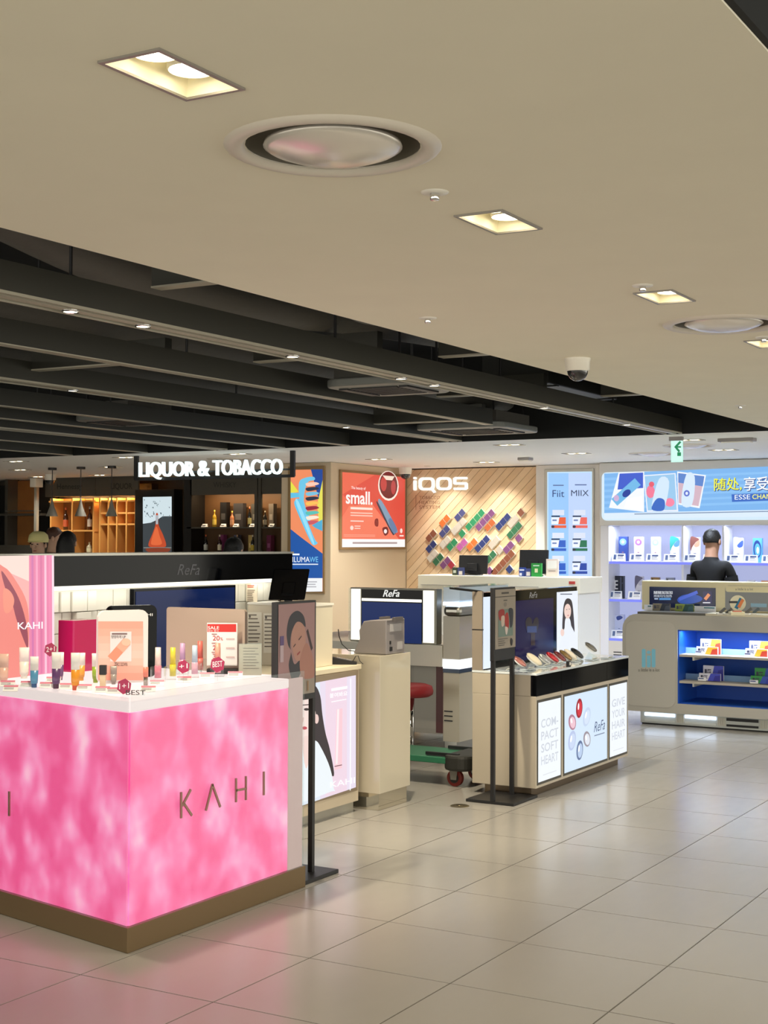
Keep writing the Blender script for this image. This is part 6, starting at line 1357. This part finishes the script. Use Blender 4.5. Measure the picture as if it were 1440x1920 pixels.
# ================================================================ people
def person(loc, rz, height, shirt, pants, skin, hairc, label, cap=None, long_hair=False, arms=((.0, .05), (.0, .05)), bag=False):
    """one continuous skinned body, standing; local +Y is the way the person faces"""
    k = height / 1.75
    J = {'pelvis': (0, 0, .95, .135, .10), 'waist': (0, 0, 1.08, .125, .09), 'chest': (0, .0, 1.28, .155, .105), 'neckb': (0, -.01, 1.45, .085, .075), 'neck': (0, .0, 1.52, .064, .064), 'head0': (0, .02, 1.585, .07, .08), 'head1': (0, .02, 1.66, .078, .094), 'head2': (0, .01, 1.725, .052, .062)}
    E_ = [('pelvis', 'waist'), ('waist', 'chest'), ('chest', 'neckb'), ('neckb', 'neck'), ('neck', 'head0'), ('head0', 'head1'), ('head1', 'head2')]
    for s, nm, ar in ((-1, 'l', arms[0]), (1, 'r', arms[1])):
        fy, el = ar
        J[nm + 'sh'] = (s * .175, -.005, 1.415, .062, .062); J[nm + 'el'] = (s * (.225), .02 + fy * .3, 1.15, .045, .045); J[nm + 'wr'] = (s * (.235 - el), .07 + fy, .93 + fy * .6, .031, .034); J[nm + 'ha'] = (s * (.235 - el), .09 + fy * 1.2, .85 + fy * .7, .026, .036)
        E_ += [('chest', nm + 'sh'), (nm + 'sh', nm + 'el'), (nm + 'el', nm + 'wr'), (nm + 'wr', nm + 'ha')]
        J[nm + 'hip'] = (s * .09, 0, .88, .092, .092); J[nm + 'kn'] = (s * .10, .02, .49, .06, .062); J[nm + 'an'] = (s * .105, -.02, .09, .042, .045); J[nm + 'to'] = (s * .12, .13, .035, .042, .03)
        E_ += [('pelvis', nm + 'hip'), (nm + 'hip', nm + 'kn'), (nm + 'kn', nm + 'an'), (nm + 'an', nm + 'to')]
        for fi in range(4):     # fingers
            hx = s * (.235 - el); hy = .09 + fy * 1.2; hz = .85 + fy * .7
            J['%sf%da' % (nm, fi)] = (hx - s * .004, hy - .026 + fi * .018, hz - .055, .0088, .0088); J['%sf%db' % (nm, fi)] = (hx - s * .016, hy - .024 + fi * .018, hz - .092 + abs(fi - 1.5) * .007, .0078, .0078)
            E_ += [(nm + 'ha', '%sf%da' % (nm, fi)), ('%sf%da' % (nm, fi), '%sf%db' % (nm, fi))]
        J[nm + 'th'] = (hx - s * .012, hy + .052, hz - .035, .0095, .0095); E_ += [(nm + 'ha', nm + 'th')]
    names = list(J); me = bpy.data.meshes.new('body'); me.from_pydata([tuple(v * k for v in J[n][:3]) for n in names], [(names.index(a), names.index(b)) for a, b in E_], [])
    tmp = bpy.data.objects.new('tmp', me); COL.objects.link(tmp)
    sk = tmp.modifiers.new('skin', 'SKIN'); sk.use_smooth_shade = True
    sl = me.skin_vertices[0].data
    for i, n in enumerate(names): sl[i].radius = (J[n][3] * k, J[n][4] * k); sl[i].use_root = (n == 'pelvis')
    ss = tmp.modifiers.new('sub', 'SUBSURF'); ss.levels = 2; ss.render_levels = 2
    dg = bpy.context.evaluated_depsgraph_get(); bm2 = bpy.data.meshes.new_from_object(tmp.evaluated_get(dg)); bpy.data.objects.remove(tmp)
    t = thing('person', label, 'person', loc, rz)
    for m in (mat('skin_%d' % skin[0], skin, .5), mat('shirt_%d_%d' % shirt[:2], shirt, .8, noise=.05, nscale=30), mat('pants_%d' % pants[0], pants, .8), mat('shoe', (30, 30, 32), .5)): bm2.materials.append(m)
    for p_ in bm2.polygons:
        c = p_.center / k; p_.use_smooth = True; ax = abs(c.x)
        if c.z < .075: p_.material_index = 3
        elif c.z < .93 and ax < .2: p_.material_index = 2
        elif c.z > 1.475: p_.material_index = 0
        elif ax > .19 and c.z < 1.20: p_.material_index = 0
        elif c.z < .93: p_.material_index = 0
        else: p_.material_index = 1
    o = bpy.data.objects.new('body', bm2); COL.objects.link(o); o.parent = t
    inv = None
    def part(mb, nm, m, sm=True):
        M_ = pm(t); mb.v = [M_ @ (v * k) for v in mb.v]; return mb.build(nm, m, t, sm)
    # face
    for s in (-1, 1):
        part(MB().blob((s * .030, .105, 1.635), .011, .006, .006, 10, 6), 'eye', mat('eye_dark', (30, 24, 22), .2))
        part(MB().blob((s * .083, .012, 1.625), .010, .020, .030, 10, 6), 'ear', mat('skin_%d' % skin[0], skin, .5))
    part(MB().blob((0, .115, 1.605), .013, .016, .022, 10, 6), 'nose', mat('skin_%d' % skin[0], skin, .5)); part(MB().blob((0, .102, 1.565), .022, .008, .006, 10, 6), 'mouth', mat('lips', (160, 84, 80), .5))
    mh = mat('hair_%d' % hairc[0], hairc, .55, bump=.5, nscale=90)
    # hair: cap of the skull, open at the face
    hb = MB(); seg, rings = 20, 9; P = []; F = []
    for r_ in range(rings + 1):
        for i in range(seg):
            b = 2 * math.pi * i / seg; front = max(0, math.sin(b)); lim = math.radians((112 if not long_hair else 150) - (45 if not long_hair else 62) * front)
            a_ = lim * r_ / rings
            q_s = 1.0 - (.07 * (r_ / rings) ** 2 if not long_hair else 0); jt = random.uniform(-.003, .003)
            P.append(V(((.088 + jt) * q_s * math.sin(a_) * math.cos(b), .008 + (.104 + jt) * q_s * math.sin(a_) * math.sin(b), 1.655 + (.094 + jt) * math.cos(a_) + (.006 if r_ < 5 else 0))))
    hb.add(P, [(r_ * seg + i, r_ * seg + (i + 1) % seg, (r_ + 1) * seg + (i + 1) % seg, (r_ + 1) * seg + i) for r_ in range(rings) for i in range(seg)])
    ho = part(hb, 'hair', mh); sd = ho.modifiers.new('thick', 'SOLIDIFY'); sd.thickness = .007; sd.offset = 1
    if long_hair:
        lb_ = MB(); lb_.blob((0, -.045, 1.56), .098, .07, .17, 16, 9); part(lb_, 'long_hair', mh)
    if cap:
        cm = mat('cap_%d' % cap[0], cap, .7); cbm = MB(); cbm.lathe([(.104, 1.655), (.108, 1.69), (.098, 1.735), (.06, 1.768), (0, 1.776)], (0, .012, 0), 22); part(cbm, 'cap_crown', cm)
        part(MB().prism([V((.085 * math.cos(a), .06 + .115 * math.sin(a), 1.668 - .012 * math.sin(a))) for a in [math.pi * i / 10 for i in range(11)]], (0, 0, .006)), 'cap_brim', cm)
    # sleeves and collar give the shirt an edge
    for s in (-1, 1): part(MB().cyl((s * .20, .008, 1.30), (s * .226, .022, 1.165), .066, .060, 14, False), 'sleeve', mat('shirt_%d_%d' % shirt[:2], shirt, .8))
    part(MB().lathe([(.070, 1.462), (.064, 1.482), (.060, 1.478)], (0, -.004, 0), 18), 'collar', mat('shirt_%d_%d' % shirt[:2], shirt, .8))
    if bag: part(MB().blob((-.20, -.06, 1.36), .075, .06, .11, 12, 8), 'shoulder_bag', mat('bag_black', (20, 20, 24), .7))
    return t
def stand_at(px_, dep): 
    q = PD(px_, 1010, dep); return (q.x, q.y, 0)
person(stand_at(1334, 13.3), math.radians(-12), 1.70, (15, 15, 18), (40, 42, 50), (168, 126, 104), (15, 13, 13), 'man in black t-shirt seen from behind before the cigarette shelves'
       , arms=((.25, .06), (.22, .06)))
person(stand_at(73, 14.2), math.radians(-160), 1.64, (150, 136, 120), (60, 60, 66), (206, 166, 140), (50, 36, 28), 'person in pale yellow cap in the liquor shop', cap=(226, 216, 150))
person(stand_at(100, 15.1), math.radians(-60), 1.71, (120, 96, 80), (50, 50, 54), (196, 156, 130), (74, 44, 28), 'person with brown hair behind the yellow cap')
person(stand_at(126, 13.6), math.radians(20), 1.66, (30, 28, 30), (40, 40, 44), (190, 150, 126), (16, 14, 14), 'person with black hair and dark coat left of the wine rack', long_hair=True)
person(stand_at(438, 13.2), math.radians(10), 1.60, (40, 40, 46), (40, 40, 44), (196, 156, 130), (14, 13, 14), 'person with black hair in front of the whisky shelves', long_hair=True)
